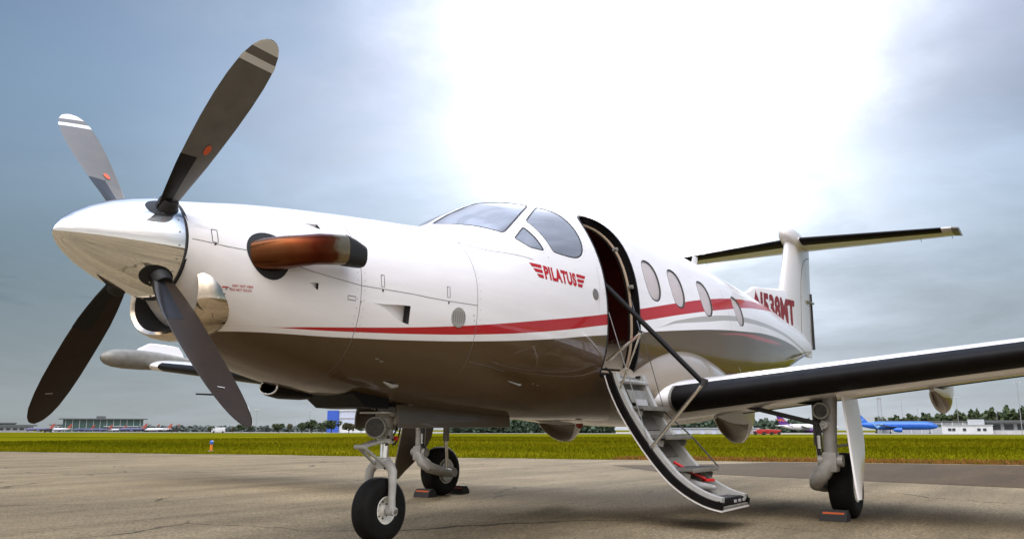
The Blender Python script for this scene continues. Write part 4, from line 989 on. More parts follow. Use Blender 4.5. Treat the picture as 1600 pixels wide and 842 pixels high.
# nose gear doors: two long panels along the well, one short door ahead of the leg
for s in (-1, 1):
    g = []
    for x in np.linspace(2.33, 3.68, 12):
        g.append([(x, s*.185, .930), (x, s*.205, .86), (x, s*.210, .772+.004*(x-2.2)), (x, s*.198, .770+.004*(x-2.2)), (x, s*.193, .86), (x, s*.172, .930)])
    nd_ = adopt(MB().loft(g).build('nose_gear_door', 'door_paint' if 'door_paint' in MATS else mat('door_paint', (.075, .057, .036), .3, coat=.3), None, 40), plane)
    MB().box((3.0, s*.186, .932), (1.1, .012, .012)).build('door_hinge', 'steel', nd_)
well = adopt(MB().loft([[(x, yy, zz) for yy, zz in ((-.23, 1.0), (-.23, zb_), (.23, zb_), (.23, 1.0))] for x, zb_ in ((1.86, .985), (1.98, .905), (2.12, .90), (2.20, .90))]).build('gear_well_fairing', 'boot', None, 30), plane)
adopt(MB().box((2.95, 0, .965), (1.3, .34, .10), None, 0, .02).build('gear_well', 'boot'), plane)

# main gear
def main_gear(s):
    def Y(d): return s*d          # distance from the centreline
    xw, yw = 5.90, 2.285
    leg_x, leg_y = 5.50, 2.27
    leg = MB().tube([(leg_x+.03, Y(leg_y+.02), 1.10), (leg_x+.01, Y(leg_y+.0), .70), (leg_x, Y(leg_y), .50)], [.062, .058, .056], 18)
    leg.box((leg_x, Y(leg_y), .49), (.13, .12, .17), None, 0, .025).tube([(leg_x, Y(leg_y-.10), .50), (leg_x, Y(leg_y+.10), .50)], .05, 14)
    g = adopt(leg.build('main_gear', 'gear_main'), plane)
    pts = [(leg_x-.01, Y(leg_y), .49), (leg_x-.03, Y(leg_y-.06), .40), (leg_x+.01, Y(leg_y-.13), .335), (leg_x+.13, Y(leg_y-.17), .295), (xw-.08, Y(leg_y-.16), .268), (xw+.0, Y(leg_y-.15), .262)]
    MB().tube(pts, [.062, .066, .064, .056, .048, .044], 16).lathe([(-.05, .052), (.05, .052), (.05, .0005)], (xw, Y(leg_y-.15), .265), (0, -s, 0), 18).build('trailing_link', 'gear_main', g)
    MB().tube([(xw, Y(leg_y-.14), .265), (xw, Y(yw+.06), .275)], .024, 12).build('axle', 'steel', g)
    wheel(g, (xw, Y(yw), .278), .280, .205, .135, s)
    # brake disc inboard
    MB().lathe([(-.02, .06), (-.02, .115), (.015, .115), (.015, .06)], (xw, Y(yw-.085), .278), (0, 1, 0), 28).build('brake_disc', 'steel', g)
    # shock strut from the wing to the trailing link
    MB().tube([(xw-.12, Y(leg_y-.17), 1.05), (xw-.13, Y(leg_y-.165), .62)], .036, 14).build('shock_cylinder', 'gear_dull', g)
    MB().tube([(xw-.13, Y(leg_y-.165), .64), (xw-.10, Y(leg_y-.16), .30)], .022, 12).build('shock_piston', 'chrome', g)
    # side brace to the inner wing
    MB().tube([(leg_x-.03, Y(leg_y-.05), .80), (5.42, Y(1.50), .985)], .020, 10).tube([(leg_x+.03, Y(leg_y-.05), .80), (5.48, Y(1.50), .985)], .016, 10).build('side_brace', 'seam_dark', g)
    MB().lathe([(-.05, .035), (.05, .035), (.05, .012), (.065, .012), (.065, .0004)], (leg_x-.03, Y(leg_y-.01), .80), (-1, -s*.3, 0), 14).build('brace_pivot', 'gear_paint', g)
    # landing light ahead of the leg
    MB().lathe([(0, .055), (0, .070), (.05, .070), (.07, .045), (.07, .0005)], (leg_x-.13, Y(leg_y-.03), .915), (1, 0, .05), 24).build('landing_light', 'gear_dull', g)
    MB().lathe([(-.003, .0005), (-.003, .055)], (leg_x-.13, Y(leg_y-.03), .915), (1, 0, .05), 24).build('lamp_lens', 'lens', g)
    MB().tube([(leg_x-.08, Y(leg_y-.02), .915), (leg_x+.02, Y(leg_y), .93)], .025, 10).build('lamp_bracket', 'gear_dull', g)
    h_ = MB()
    for o_ in (-.035, -.06, -.075):
        h_.tube([(leg_x+.03, Y(leg_y+o_-.02), 1.0), (leg_x-.05, Y(leg_y+o_-.03), .80), (leg_x-.06, Y(leg_y+o_-.02), .62), (leg_x-.01, Y(leg_y+o_-.02), .52), (leg_x+.05, Y(leg_y+o_), .42)], .007, 6)
    h_.build('brake_hose', 'panel_black', g)
    MB().tube([(leg_x-.05, Y(leg_y-.075), .71), (leg_x-.05, Y(leg_y-.075), .60)], .018, 10).build('brake_valve', 'gear_paint', g)
    # leg door hanging outboard of the wheel
    prof_ = [(1.04, 5.42, 5.96), (.85, 5.40, 5.96), (.66, 5.37, 5.92), (.54, 5.35, 5.84), (.44, 5.335, 5.73), (.36, 5.325, 5.62), (.28, 5.32, 5.50), (.20, 5.325, 5.40)]
    rg = []
    for z, xa, xb in prof_:
        yo = 2.405+.11*(1.04-z)
        rg.append([(xa, Y(yo), z), ((xa+xb)/2, Y(yo+.012), z), (xb, Y(yo), z), (xb, Y(yo+.016), z), ((xa+xb)/2, Y(yo+.028), z), (xa, Y(yo+.016), z)])
    MB().loft(rg).build('gear_leg_door', 'white_paint' if s < 0 else 'door_paint', g, 40)
    MB().tube([(leg_x+.05, Y(leg_y+.05), .62), (5.62, Y(2.44), .64)], .012, 8).build('door_link', 'gear_dull', g)
    # open well edge in the wing
    MB().box((5.78, Y(1.92), wz(1.92)-.118), (.50, .56, .03), Matrix.Rotation(-s*0.0975, 3, 'X'), 0, .01).build('wheel_well', 'boot', g)
    return g
main_gear(-1); main_gear(1)

# ---- airstair door, lowered
CURV = [(-.780, 1.205), (-.815, 1.09), (-.894, .918), (-.995, .755), (-1.114, .587), (-1.215, .462), (-1.325, .346), (-1.45, .255), (-1.581, .190), (-1.67, .163), (-1.75, .150)]
cv = np.array(CURV); tt = np.linspace(0, len(cv)-1, 44)
cv = np.stack([np.interp(tt, np.arange(len(cv)), cv[:, i]) for i in (0, 1)], 1)
for _ in range(3): cv[1:-1] = .25*cv[:-2]+.5*cv[1:-1]+.25*cv[2:]
tg = np.gradient(cv, axis=0); tg /= np.linalg.norm(tg, axis=1, keepdims=True); nm_ = np.stack([tg[:, 1], -tg[:, 0]], 1); nm_ *= np.sign(nm_[:, 1:2]+1e-9)  # points up / outwards from the ground
X0, X1 = 4.252, 4.884
def slab(xa, xb, o0, o1, i0=0, i1=44):
    return [[(xa, *(cv[i]+nm_[i]*o0)), (xb, *(cv[i]+nm_[i]*o0)), (xb, *(cv[i]+nm_[i]*o1)), (xa, *(cv[i]+nm_[i]*o1))] for i in range(i0, i1)]
stair = adopt(MB().loft(slab(X0+.004, X1-.004, -.004, .012)).build('airstair', 'white_paint', None, 40), plane)
for xa, xb in ((X0, X0+.034), (X1-.034, X1)):
    MB().loft(slab(xa, xb, .010, .066)).build('edge_seal', 'boot', stair, 40)
MB().loft(slab(X0+.036, X1-.036, .0125, .030)).build('inner_panel', 'gear_dull', stair, 40)
for xa, xb in ((X0+.030, X0+.090), (X1-.090, X1-.030)):
    MB().loft(slab(xa, xb, .0125, .098, 0, 43)).build('stringer', 'stair_grey', stair, 35)
def at_z(z):
    i = int(np.argmin(np.abs(cv[:, 1]-z))); return i
for zt_, dep, xl, xr in ((.935, .165, X0+.075, X1-.03), (.70, .205, X0+.075, X1+.0), (.445, .225, X0+.08, X1+.02)):
    i = at_z(zt_-.02); y0 = cv[i][0]+nm_[i][0]*.03
    t_ = MB().box(((xl+xr)/2, y0-dep/2, zt_), (xr-xl, dep, .026), None, 0, .006).build('step', 'tread', stair, 30)
    MB().box(((xl+xr)/2, y0-dep/2, zt_+.0145), (xr-xl-.03, dep-.03, .003)).build('grip_pad', 'stair_dark', t_)
    MB().box(((xl+xr)/2, y0-dep+.001, zt_-.004), (xr-xl-.01, .006, .034), None, 0, .002).build('step_nosing', 'gear_dull', t_)
    for xx in (xl+.03, xr-.06): MB().box((xx, y0-dep*.45, zt_-.035), (.012, dep*.8, .05), Matrix.Rotation(R(14), 3, 'X')).build('step_bracket', 'gear_dull', t_)
    # dark riser panel beneath
    j = at_z(zt_-.13); MB().box(((X0+X1)/2, cv[j][0]+nm_[j][0]*.036, cv[j][1]+nm_[j][1]*.036), (.40, .13, .006), Matrix.Rotation(math.atan2(tg[j][1], tg[j][0])+PI, 3, 'X')).build('riser_panel', 'tread', stair)
# bright crossbars and recessed tray at the head of the stair
MB().box(((X0+X1)/2, -.875, 1.165), (X1-X0-.07, .075, .022), Matrix.Rotation(R(20), 3, 'X'), 0, .004).build('threshold_plate', 'stair_grey', stair)
MB().box(((X0+X1)/2+.02, -.93, 1.035), (.36, .01, .12), Matrix.Rotation(R(66)-PI/2, 3, 'X'), 0, .003).build('head_tray', 'gear_dull', stair)
MB().box(((X0+X1)/2+.02, -.955, .985), (.22, .01, .06), Matrix.Rotation(R(66)-PI/2, 3, 'X')).build('tray_insert', 'grille', stair)
# foot of the door: dark block with lever slots
foot = MB().box(((X0+X1)/2+.03, -1.665, .205), (X1-X0+.0, .15, .055), Matrix.Rotation(R(-3), 3, 'X'), 0, .010).build('stair_foot', 'boot', stair, 30)
MB().box(((X0+X1)/2+.03, -1.655, .236), (X1-X0-.04, .12, .006)).build('grip_pad', 'stair_dark', foot)
for dx in (-.10, .0, .10): MB().box(((X0+X1)/2+.12+dx, -1.742, .207), (.055, .006, .022), None, 0, .003).build('foot_slot', 'grille', foot)
i = at_z(.36); lev = MB().tube([(4.50, -1.27, .50), (4.58, -1.38, .42), (4.66, -1.47, .365)], [.012, .012, .016], 10).box((4.68, -1.49, .355), (.09, .06, .022), Matrix.Rotation(R(-30), 3, 'Z'), 0, .008)
lev.build('door_lever', 'lever_red', stair)
MB().tube([(4.40, -1.36, .39), (4.52, -1.46, .325), (4.70, -1.53, .295)], [.018, .03, .02], 10).build('latch_housing', 'grille', stair)
# handrail on the forward side, folding arms and cables
XR = X0+.03
MB().tube([(XR, -.70, 2.06), (XR, -.825, 1.945), (XR, -1.635, 1.118)], [.020, .021, .021], 14).build('handrail', 'boot', stair)
MB().tube([(XR, -1.655, 1.15), (XR, -1.63, 1.095)], .026, 12).build('rail_knuckle', 'seam_dark', stair)
MB().tube([(XR, -1.638, 1.117), (XR, -1.16, .60)], .0145, 12).build('rail_post', 'chrome', stair)
MB().lathe([(-.025, .022), (.025, .022), (.025, .0005)], (XR, -1.162, .60), (1, 0, 0), 12).build('post_pivot', 'seam_dark', stair)
MB().tube([(XR, -.795, 1.325), (XR, -1.115, 1.545)], .014, 10).tube([(XR, -1.11, 1.54), (XR, -.915, 1.105)], .009, 10).build('folding_arm', 'chrome', stair)
MB().lathe([(-.02, .018), (.02, .018), (.02, .0005)], (XR, -1.115, 1.548), (1, 0, 0), 12).build('arm_joint', 'grille', stair)
MB().tube([(XR-.005, -.822, 1.74), (XR-.005, -1.165, .63)], .0035, 6).build('stay_cable', 'steel', stair)
MB().tube([(XR+.02, -1.115, 1.545), (X1-.06, -1.05, .955)], .0035, 6).build('stay_cable', 'steel', stair)
MB().tube([(X1-.05, -.76, 1.95), (XR+.02, -1.10, 1.55)], .003, 6).build('stay_cable', 'steel', stair)
MB().tube([(X0+.02, -.78, 1.27), (X0+.04, -.82, 1.23), (X0+.06, -.85, 1.20), (X0+.09, -.855, 1.185)], .010, 8).build('door_cord', 'boot', stair)
MB().tube([(X1-.14, -.84, 1.21), (X1-.02, -.86, 1.225)], .011, 8).build('hinge_bumper', 'boot', stair)
MB().tube([(X1-.04, -1.03, .93), (X1+.0, -1.28, .70), (X1+.02, -1.50, .45)], .007, 8).build('step_linkage', 'seam_dark', stair)
# belly strobe between the wings
adopt(MB().lathe([(0, .035), (.02, .035), (.04, .02), (.05, .0005)], (5.2, 0, .815), (0, 0, -1), 16).build('belly_beacon', 'lining'), plane)

# ================================================================== BACKGROUND
# the field falls away very gently from the apron edge; everything out there stands on it
CX, CY = -2.05, -4.09
def polar(az, d):
    a = R(az); x, y = CX+d*math.cos(a), CY+d*math.sin(a); return Vector((x, y, gz(x, y)))
def face(az, extra=0.): return R(az+extra)     # rotation about z of a thing whose own x axis points away from the apron
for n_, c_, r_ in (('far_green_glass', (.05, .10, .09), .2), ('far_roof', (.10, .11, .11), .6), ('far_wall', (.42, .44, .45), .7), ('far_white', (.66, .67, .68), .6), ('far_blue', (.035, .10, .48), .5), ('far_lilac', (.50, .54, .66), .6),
                   ('far_glass', (.04, .05, .06), .2), ('jet_white', (.70, .70, .70), .35), ('jet_red', (.34, .075, .05), .6), ('jet_blue', (.02, .13, .55), .3), ('jet_pale_blue', (.20, .42, .72), .35), ('jet_purple', (.085, .02, .17), .4),
                   ('jet_orange', (.80, .16, .02), .4), ('jet_navy', (.10, .10, .19), .5), ('jet_grey', (.30, .31, .33), .4), ('vehicle_red', (.38, .02, .015), .45), ('pole_grey', (.30, .31, .32), .5), ('marker_blue', (.01, .10, .40), .25), ('marker_orange', (.75, .20, .01), .5),
                   ('bark', (.055, .042, .032), .9), ('chock_black', (.018, .016, .015), .7), ('chock_orange', (.42, .075, .01), .6), ('rope', (.05, .045, .04), .9)):
    mat(n_, c_, r_, var=.08, vscale=.6 if n_.startswith(('far', 'jet')) else 6)
def leaf_mat(name, c):
    M, N, L, b = node_mat(name); tc = N.new('ShaderNodeTexCoord'); n = N.new('ShaderNodeTexNoise'); n.inputs['Scale'].default_value = .9; n.inputs['Detail'].default_value = 3; L.new(tc.outputs['Object'], n.inputs['Vector'])
    r = N.new('ShaderNodeMapRange'); L.new(n.outputs[0], r.inputs[0]); r.inputs[1].default_value = .3; r.inputs[2].default_value = .7; r.inputs[3].default_value = .55; r.inputs[4].default_value = 1.5
    v = N.new('ShaderNodeVectorMath'); v.operation = 'SCALE'; v.inputs[0].default_value = c; L.new(r.outputs[0], v.inputs[3]); L.new(v.outputs[0], b.inputs['Base Color']); b.inputs['Roughness'].default_value = .8
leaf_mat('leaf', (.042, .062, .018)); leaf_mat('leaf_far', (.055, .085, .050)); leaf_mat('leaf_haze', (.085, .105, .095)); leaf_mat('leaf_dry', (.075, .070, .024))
# far apron where the terminals and jets stand
fa = []
for t, d in ((-900, 330), (1500, 190), (1500, 1700), (-900, 1700)):
    p = EDGE0.lerp(EDGE1, .5)+ed*t+en*d; fa.append((p.x, p.y, gz(p.x, p.y)+.05))
tag(MB().add(fa, [(0, 1, 2, 3)]).build('far_apron', 'far_concrete' if 'far_concrete' in MATS else mat('far_concrete', (.13, .12, .095), .85, var=.12, vscale=.02), None, None, False), kind='structure')
# ---- trees
def crown_mesh(w, h, n, leaf, seed, lobes=7):
    r = np.random.default_rng(seed); V = []; F = []
    cen = [(r.uniform(-.28, .28)*w, r.uniform(-.28, .28)*w, h*r.uniform(.40, .80), r.uniform(.20, .33)) for _ in range(lobes)]+[(0, 0, h*.62, .36)]
    for i in range(n):
        cx, cy, cz, rr = cen[r.integers(len(cen))]; d = r.normal(size=3); d /= np.linalg.norm(d); k = r.uniform(.45, 1.08)**.6
        p = np.array([cx, cy, cz])+d*np.array([rr*w, rr*w, rr*h*.8])*k
        if p[2] < h*.12: p[2] = h*.12+abs(r.normal())*.1*h
        a = r.normal(size=3); a /= np.linalg.norm(a); b = np.cross(a, r.normal(size=3)); b /= np.linalg.norm(b); s = leaf*r.uniform(.6, 1.5)
        j = len(V); V += [p-a*s, p+b*s*.6, p+a*s, p-b*s*.6]; F.append((j, j+1, j+2, j+3))
    return mesh(V, F)
TREE_MESH = [crown_mesh(1, 1, 900, .06, s, 6+s % 3) for s in range(4)]
def trunk_mesh():
    m_ = MB().tube([(0, 0, -.02), (.01, 0, .2), (0, .01, .45), (.01, 0, .7)], [.045, .036, .026, .01], 8)
    for a in (.3, 1.7, 3.0, 4.4, 5.4): m_.tube([(0, 0, .28+.05*math.sin(a*3)), (.13*math.cos(a), .13*math.sin(a), .46), (.26*math.cos(a), .26*math.sin(a), .62)], [.018, .012, .005], 6)
    return m_
TRUNK = trunk_mesh().build('trunk', 'bark'); TRUNK_ME = TRUNK.data; bpy.data.objects.remove(TRUNK)
def tree(az, d, w, h, k, label, leafm='leaf'):
    p = polar(az, d); t = empty('tree', p, label, 'tree', 'trees along the far side of the field'); t.rotation_euler.z = rng.uniform(0, 6)
    me = TREE_MESH[k % 4].copy(); c = link('crown', me, leafm, t); c.scale = (w, w, h)
    tr = bpy.data.objects.new('trunk', TRUNK_ME); COL.objects.link(tr); tr.parent = t; tr.scale = (h*.9, h*.9, h)
    return t
tree(53.45, 520, 3.6, 3.6, 0, 'tiny round tree just left of the white van, beyond the grass')
tree(52.10, 520, 3.4, 3.4, 1, 'tiny pale tree between the white van and the lower propeller blade', 'leaf_dry')
tree(51.60, 480, 6.4, 4.8, 2, 'dark tree partly behind the tip of the lower right propeller blade')
tree(51.05, 480, 3.4, 4.4, 3, 'slim dark tree between the propeller blade tip and the first lamp mast')
tree(49.30, 450, 6.6, 5.2, 0, 'lone dark round tree right of the first lamp mast')
tree(48.62, 460, 3.2, 5.0, 3, 'small brownish tree standing alone between the two lamp masts', 'leaf_dry')
tree(47.81, 445, 5.2, 5.6, 1, 'dark tree at the left end of the clump under the second lamp mast')
tree(47.20, 440, 8.4, 6.8, 2, 'broad dark tree, tallest in the clump under the second lamp mast')
tree(46.54, 450, 5.4, 5.6, 3, 'low dark tree in the clump just left of the blue hangar wall')
tree(45.93, 430, 8.2, 7.0, 0, 'tall dark tree in front of the blue hangar wall')
tree(44.81, 410, 8.0, 5.2, 1, 'round dark tree in front of the white hangar front', 'leaf_dry')
tree(44.02, 430, 4.6, 3.8, 2, 'small tree right of the hangar trees, beside the nose gear')
# ---- distant woods, one mass
def woods(name, az0, az1, d, h0, h1, n, leaf, leafm, label):
    V = []; F = []; r = rng
    for i in range(n):
        u = r.random(); az = az0+(az1-az0)*u; dd = d*r.uniform(.97, 1.05); p = polar(az, dd)
        prof = .80+.10*math.sin(az*7.3)+.08*math.sin(az*17.1+1)+.06*math.sin(az*41+2); h = (h0+(h1-h0)*u)*prof
        z = p.z+h*r.random()**.8; a = r.normal(size=3); a /= np.linalg.norm(a); b = np.cross(a, r.normal(size=3)); b /= np.linalg.norm(b); s = leaf*r.uniform(.6, 1.5)
        c = np.array([p.x, p.y, z]); j = len(V); V += [c-a*s, c+b*s*.7, c+a*s, c-b*s*.7]; F.append((j, j+1, j+2, j+3))
    o = link(name, mesh(V, F), leafm); tag(o, label, 'woods', None, 'stuff'); return o
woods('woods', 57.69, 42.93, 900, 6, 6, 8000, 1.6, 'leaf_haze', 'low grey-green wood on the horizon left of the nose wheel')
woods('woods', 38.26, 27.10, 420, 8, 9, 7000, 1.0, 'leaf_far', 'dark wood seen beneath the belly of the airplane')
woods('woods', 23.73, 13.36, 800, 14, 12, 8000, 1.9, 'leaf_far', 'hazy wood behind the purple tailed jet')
woods('woods', 10.76, 1.69, 640, 11, 19, 15000, 1.4, 'leaf', 'dark wood rising behind the pale low buildings on the right')

# ---- buildings
def building(name, az, d, label, cat, rot=0.):
    e = empty(name, polar(az, d), label, cat); e.rotation_euler.z = face(az, rot); return e
def part(name, m, par, *boxes, ch=0.):
    b = MB()
    for c, s in boxes: b.box(c, s, None, 0, ch)
    return b.build(name, m, par, None, False)
# far left hall with a dark roof
b = building('terminal_hall', 64.53, 950, 'low grey terminal hall with stepped dark roof at the left edge of the field', 'building')
part('wall', 'far_wall', b, ((0, 6, 2.6), (20, 52, 5.2))); part('roof', 'far_roof', b, ((0, 5, 6.0), (26, 56, 1.4)), ((2, 12, 8.2), (18, 36, .9))); part('upper_wall', 'far_green_glass', b, ((2, 12, 7.2), (16, 34, 1.2)))
for i in range(9): part('window', 'far_glass', b, ((-10.2, -16+5.6*i, 2.6), (.3, 3.6, 1.8)))
b = building('terminal_building', 59.61, 1000, 'long terminal with dark green glass front and thin flat roof behind the red tailed jets', 'building')
part('wall', 'far_green_glass', b, ((0, 0, 6.4), (22, 76, 12.8))); part('roof', 'far_roof', b, ((0, 0, 13.3), (28, 84, 1.0))); part('roof_tower', 'far_roof', b, ((0, 3, 15), (8, 9, 2.6)))
for i in range(12): part('mullion', 'far_wall', b, ((-11.3, -35+6.4*i, 6.4), (.4, .5, 12.6)))
part('canopy', 'far_wall', b, ((-13, -18, 5.6), (5, 36, .8)))
b = building('gate_house', 62.15, 1000, 'small pale flat roofed building between the two terminals on the left', 'building')
part('wall', 'far_wall', b, ((0, 0, 3.4), (8, 12, 6.8))); part('roof', 'far_roof', b, ((0, 0, 7.1), (9, 13.5, .6)))
for i in range(3): part('window', 'far_glass', b, ((-4.1, -4+4*i, 4.2), (.2, 2.4, 1.8)))
b = building('hangar', 43.93, 560, 'tall white hangar with a bright blue end wall behind the dark trees', 'hangar', -8)
part('wall', 'far_lilac', b, ((0, -4, 6.8), (26, 34, 13.6))); part('blue_end_wall', 'far_blue', b, ((-.6, 16.8, 6.9), (26.4, 7.2, 13.9)))
part('roof_edge', 'far_white', b, ((0, -4, 13.8), (27, 35, .5)))
for z in (5.2, 9.2): part('wall_band', 'far_wall', b, ((-13.2, -4, z), (.3, 33.4, .6)))
for i in range(4): part('hangar_door', 'far_white', b, ((-13.3, -16.5+8.2*i, 2.4), (.4, 7.8, 4.6)))
b = building('cargo_shed', 20.76, 330, 'long low blue-grey shed in line with the flap fairing', 'building')
part('wall', 'far_lilac', b, ((0, 6, 1.05), (8, 46, 2.1))); part('roof', 'far_wall', b, ((0, 6, 2.2), (9, 47, .22))); part('end_block', 'far_wall', b, ((0, -13, 1.5), (8, 4, 3.1)))
for i in range(10): part('loading_door', 'far_wall', b, ((-4.1, -12+4.4*i, .9), (.15, 2.6, 1.5)))
b = building('long_hangar', 8.26, 520, 'long grey-green flat roofed building behind the blue jet', 'building')
part('wall', 'far_wall', b, ((0, 0, 3.2), (16, 44, 6.4))); part('roof', 'far_roof', b, ((0, 0, 6.6), (17.5, 45.5, .5))); part('glass_band', 'far_green_glass', b, ((-8.1, 0, 4.4), (.2, 40, 1.2)))
for i in range(9): part('pilaster', 'far_white', b, ((-8.2, -20+5*i, 3.1), (.3, .5, 6.2)))
b = building('office_building', 5.80, 430, 'white low building with two dark windows right of the blue jet', 'building')
part('wall', 'far_white', b, ((0, 0, 1.9), (9, 19.5, 3.8))); part('roof', 'far_wall', b, ((0, 0, 3.95), (9.6, 20, .3))); part('roof_block', 'far_wall', b, ((1, -3.5, 5.2), (6, 6.5, 2.4)))
for y in (-6.6, -4.4, 1.2, 5.4, 7.0): part('window', 'far_glass', b, ((-4.6, y, 2.0), (.2, 1.3, 1.1)))
b = building('warehouse', 3.67, 440, 'wide grey warehouse with deep flat roof at the right edge of the picture', 'building')
part('wall', 'far_wall', b, ((2, 0, 2.6), (12, 26, 5.2))); part('roof', 'far_roof', b, ((1, 0, 5.6), (15, 28, .9))); part('base_band', 'far_white', b, ((-4.1, 0, .8), (.3, 26, 1.6)))
for i in range(5): part('bay_door', 'far_glass', b, ((-4.1, -10+5*i, 3.2), (.25, 3.6, 2.4)))

# ---- lamp masts and towers
def mast(az, d, h, label, lamps=4, r=.16):
    m_ = empty('lamp_mast', polar(az, d), label, 'lamp mast', 'tall lamp masts around the airfield'); m_.rotation_euler.z = face(az)
    MB().tube([(0, 0, 0), (0, 0, h*.5), (0, 0, h)], [r, r*.8, r*.55], 8).build('pole', 'pole_grey', m_)
    MB().box((0, 0, h), (.5, 2.2, .35)).build('lamp_head', 'pole_grey', m_)
    for i in range(lamps): MB().box((-.3, -.9+1.8*i/max(1, lamps-1), h-.2), (.35, .4, .3)).build('floodlight', 'far_white', m_)
mast(50.69, 480, 12.6, 'lamp mast between the propeller blade tip and the lone round tree')
mast(47.36, 500, 13.2, 'lamp mast rising behind the dark clump of trees left of the hangar')
mast(48.25, 700, 7.8, 'thin low mast between the brownish tree and the clump of trees', 2, .14)
mast(9.25, 640, 22, 'slender lamp mast above the nose of the blue jet', 3, .15)
mast(6.24, 470, 18, 'lamp mast below the outer flap fairing', 3, .13)
mast(3.03, 380, 20, 'tall lamp mast at the right edge of the picture', 3, .15)
mast(4.22, 520, 12, 'short lamp mast in front of the dark wood on the right', 2, .13)
mast(8.40, 560, 14, 'lamp mast rising above the fuselage end of the blue jet', 2, .12)
lt = empty('lattice_tower', polar(10.51, 600), 'grey steel lattice tower above the tail of the blue jet', 'tower'); lt.rotation_euler.z = face(10.51)
for sx, sy in ((-1, -1), (-1, 1), (1, -1), (1, 1)): MB().tube([(sx*1.5, sy*1.5, 0), (sx*1.0, sy*1.0, 22)], .15, 6).build('leg', 'pole_grey', lt)
lb = MB()
for i in range(9):
    z0, z1 = 2.4*i, 2.4*(i+1); w0, w1 = 1.5-.5*z0/22, 1.5-.5*z1/22
    lb.tube([(-w0, -w0, z0), (-w1, w1, z1)], .08, 5).tube([(-w0, w0, z0), (-w1, -w1, z1)], .08, 5).tube([(w0, -w0, z0), (w1, w1, z1)], .08, 5).tube([(-w1, -w1, z1), (-w1, w1, z1)], .08, 5)
lb.build('bracing', 'pole_grey', lt); MB().box((0, 0, 22.4), (2.6, 2.6, .8)).tube([(0, 0, 22), (0, 0, 25)], .1, 6).build('top_platform', 'pole_grey', lt)

# ---- jets
def jet(az, d, heading, ln, label, bodym, finm, bellym=None, group=None, detail=True, tailmark=None, noseblue=None):
    """airliner; own x axis points to its nose"""
    j = empty('parked_jet', polar(az, d), label, 'jet', group); j.rotation_euler.z = R(heading); r = ln*.052; zc_ = r*1.95
    prof_ = [(-.50, .06, .45), (-.46, .22, .38), (-.38, .50, .22), (-.28, .82, .08), (-.18, 1, 0), (.30, 1, 0), (.38, .95, -.03), (.44, .75, -.10), (.48, .45, -.18), (.50, .06, -.25)]
    rings = [[(ln*x, r*s*math.cos(t), zc_+r*(dz+s*math.sin(t))) for t in np.linspace(0, 2*PI, 16, endpoint=False)] for x, s, dz in prof_]
    MB().loft(rings).build('fuselage', bodym, j, 50)
    fx = -.46*ln; fh = ln*.20
    f_ = [[(fx+x0*ln, yy, zc_+r*.5+z*fh) for x0, yy in ((.0+bx_, 0), (bx_+c_*.5, .012*ln*(1-z*.6)), (bx_+c_, 0), (bx_+c_*.5, -.012*ln*(1-z*.6)))] for z, bx_, c_ in ((0, -.0, .17), (.5, -.035, .115), (1, -.07, .065))]
    MB().loft(f_).build('fin', finm, j, 30)
    for s in (-1, 1):
        w_ = [[(ln*(x0+c_*k), s*y*ln, zc_-r*.45+y*ln*.09+dz*r) for k, dz in ((0, 0), (.5, .10), (1, 0), (.5, -.10))] for y, x0, c_ in ((.03, -.10, .18), (.18, -.15, .09), (.44, -.22, .035))]
        MB().loft(w_).build('wing', 'jet_grey', j, 30)
        t_ = [[(ln*(x0+c_*k), s*y*ln, zc_+r*.45+dz*r*.5) for k, dz in ((0, 0), (.5, .10), (1, 0), (.5, -.10))] for y, x0, c_ in ((.01, -.47, .09), (.17, -.51, .04))]
        MB().loft(t_).build('tailplane', bodym, j, 30)
        MB().lathe([(-.055*ln, .012*ln), (-.02*ln, .028*ln), (.03*ln, .030*ln), (.045*ln, .026*ln), (.04*ln, .02*ln), (.0, .0005)], (.04*ln, s*.155*ln, zc_-r*1.05), (1, 0, 0), 14).build('engine', bellym or bodym, j)
        MB().tube([(-.05*ln, s*.055*ln, zc_-r*.8), (-.05*ln, s*.055*ln, .3)], .15, 6).lathe([(-.2, .01), (-.2, .5), (.2, .5), (.2, .01)], (-.05*ln, s*.055*ln, .5), (0, 1, 0), 12).build('main_wheels', 'chock_black', j)
    MB().tube([(.40*ln, 0, zc_-r*.8), (.40*ln, 0, .3)], .12, 6).lathe([(-.2, .01), (-.2, .4), (.2, .4), (.2, .01)], (.40*ln, 0, .4), (0, 1, 0), 12).build('nose_wheel', 'chock_black', j)
    for s in (-1, 1):
        MB().add([(ln*.455, s*r*.62, zc_+r*.22), (ln*.474, s*r*.40, zc_+r*.12), (ln*.462, s*r*.36, zc_+r*.38), (ln*.445, s*r*.5, zc_+r*.44)], [(0, 1, 2, 3)]).build('cockpit_glass', 'far_glass', j, None, False)
        if detail:
            wn = MB()
            for i in range(24): wn.box((ln*(-.22+.62*i/23), s*r*.995, zc_+r*.18), (ln*.008, .06, r*.17))
            tag(wn.build('window_row', 'far_glass', j), kind='stuff')
    return j, r, zc_
reds = [(62.98, 851, 150, 30, 'red tailed jet at the far left, in front of the low grey hall'), (62.01, 873, 172, 30, 'red tailed jet in front of the small pale flat roofed building'), (60.65, 895, 182, 28, 'dark bodied jet with red tail left of the terminal roof tower'),
        (59.75, 888, 168, 28, 'red tailed jet directly below the terminal roof tower'), (58.91, 917, 176, 28, 'small red tailed jet in front of the right half of the green terminal'), (57.98, 851, 150, 32, 'red tailed jet at the right end of the green terminal, its tail the largest'),
        (57.19, 888, 152, 30, 'first red tailed jet right of the green terminal'), (56.53, 873, 150, 32, 'second red tailed jet right of the green terminal'), (56.01, 888, 160, 30, 'rightmost red tailed jet, near the dark truck')]
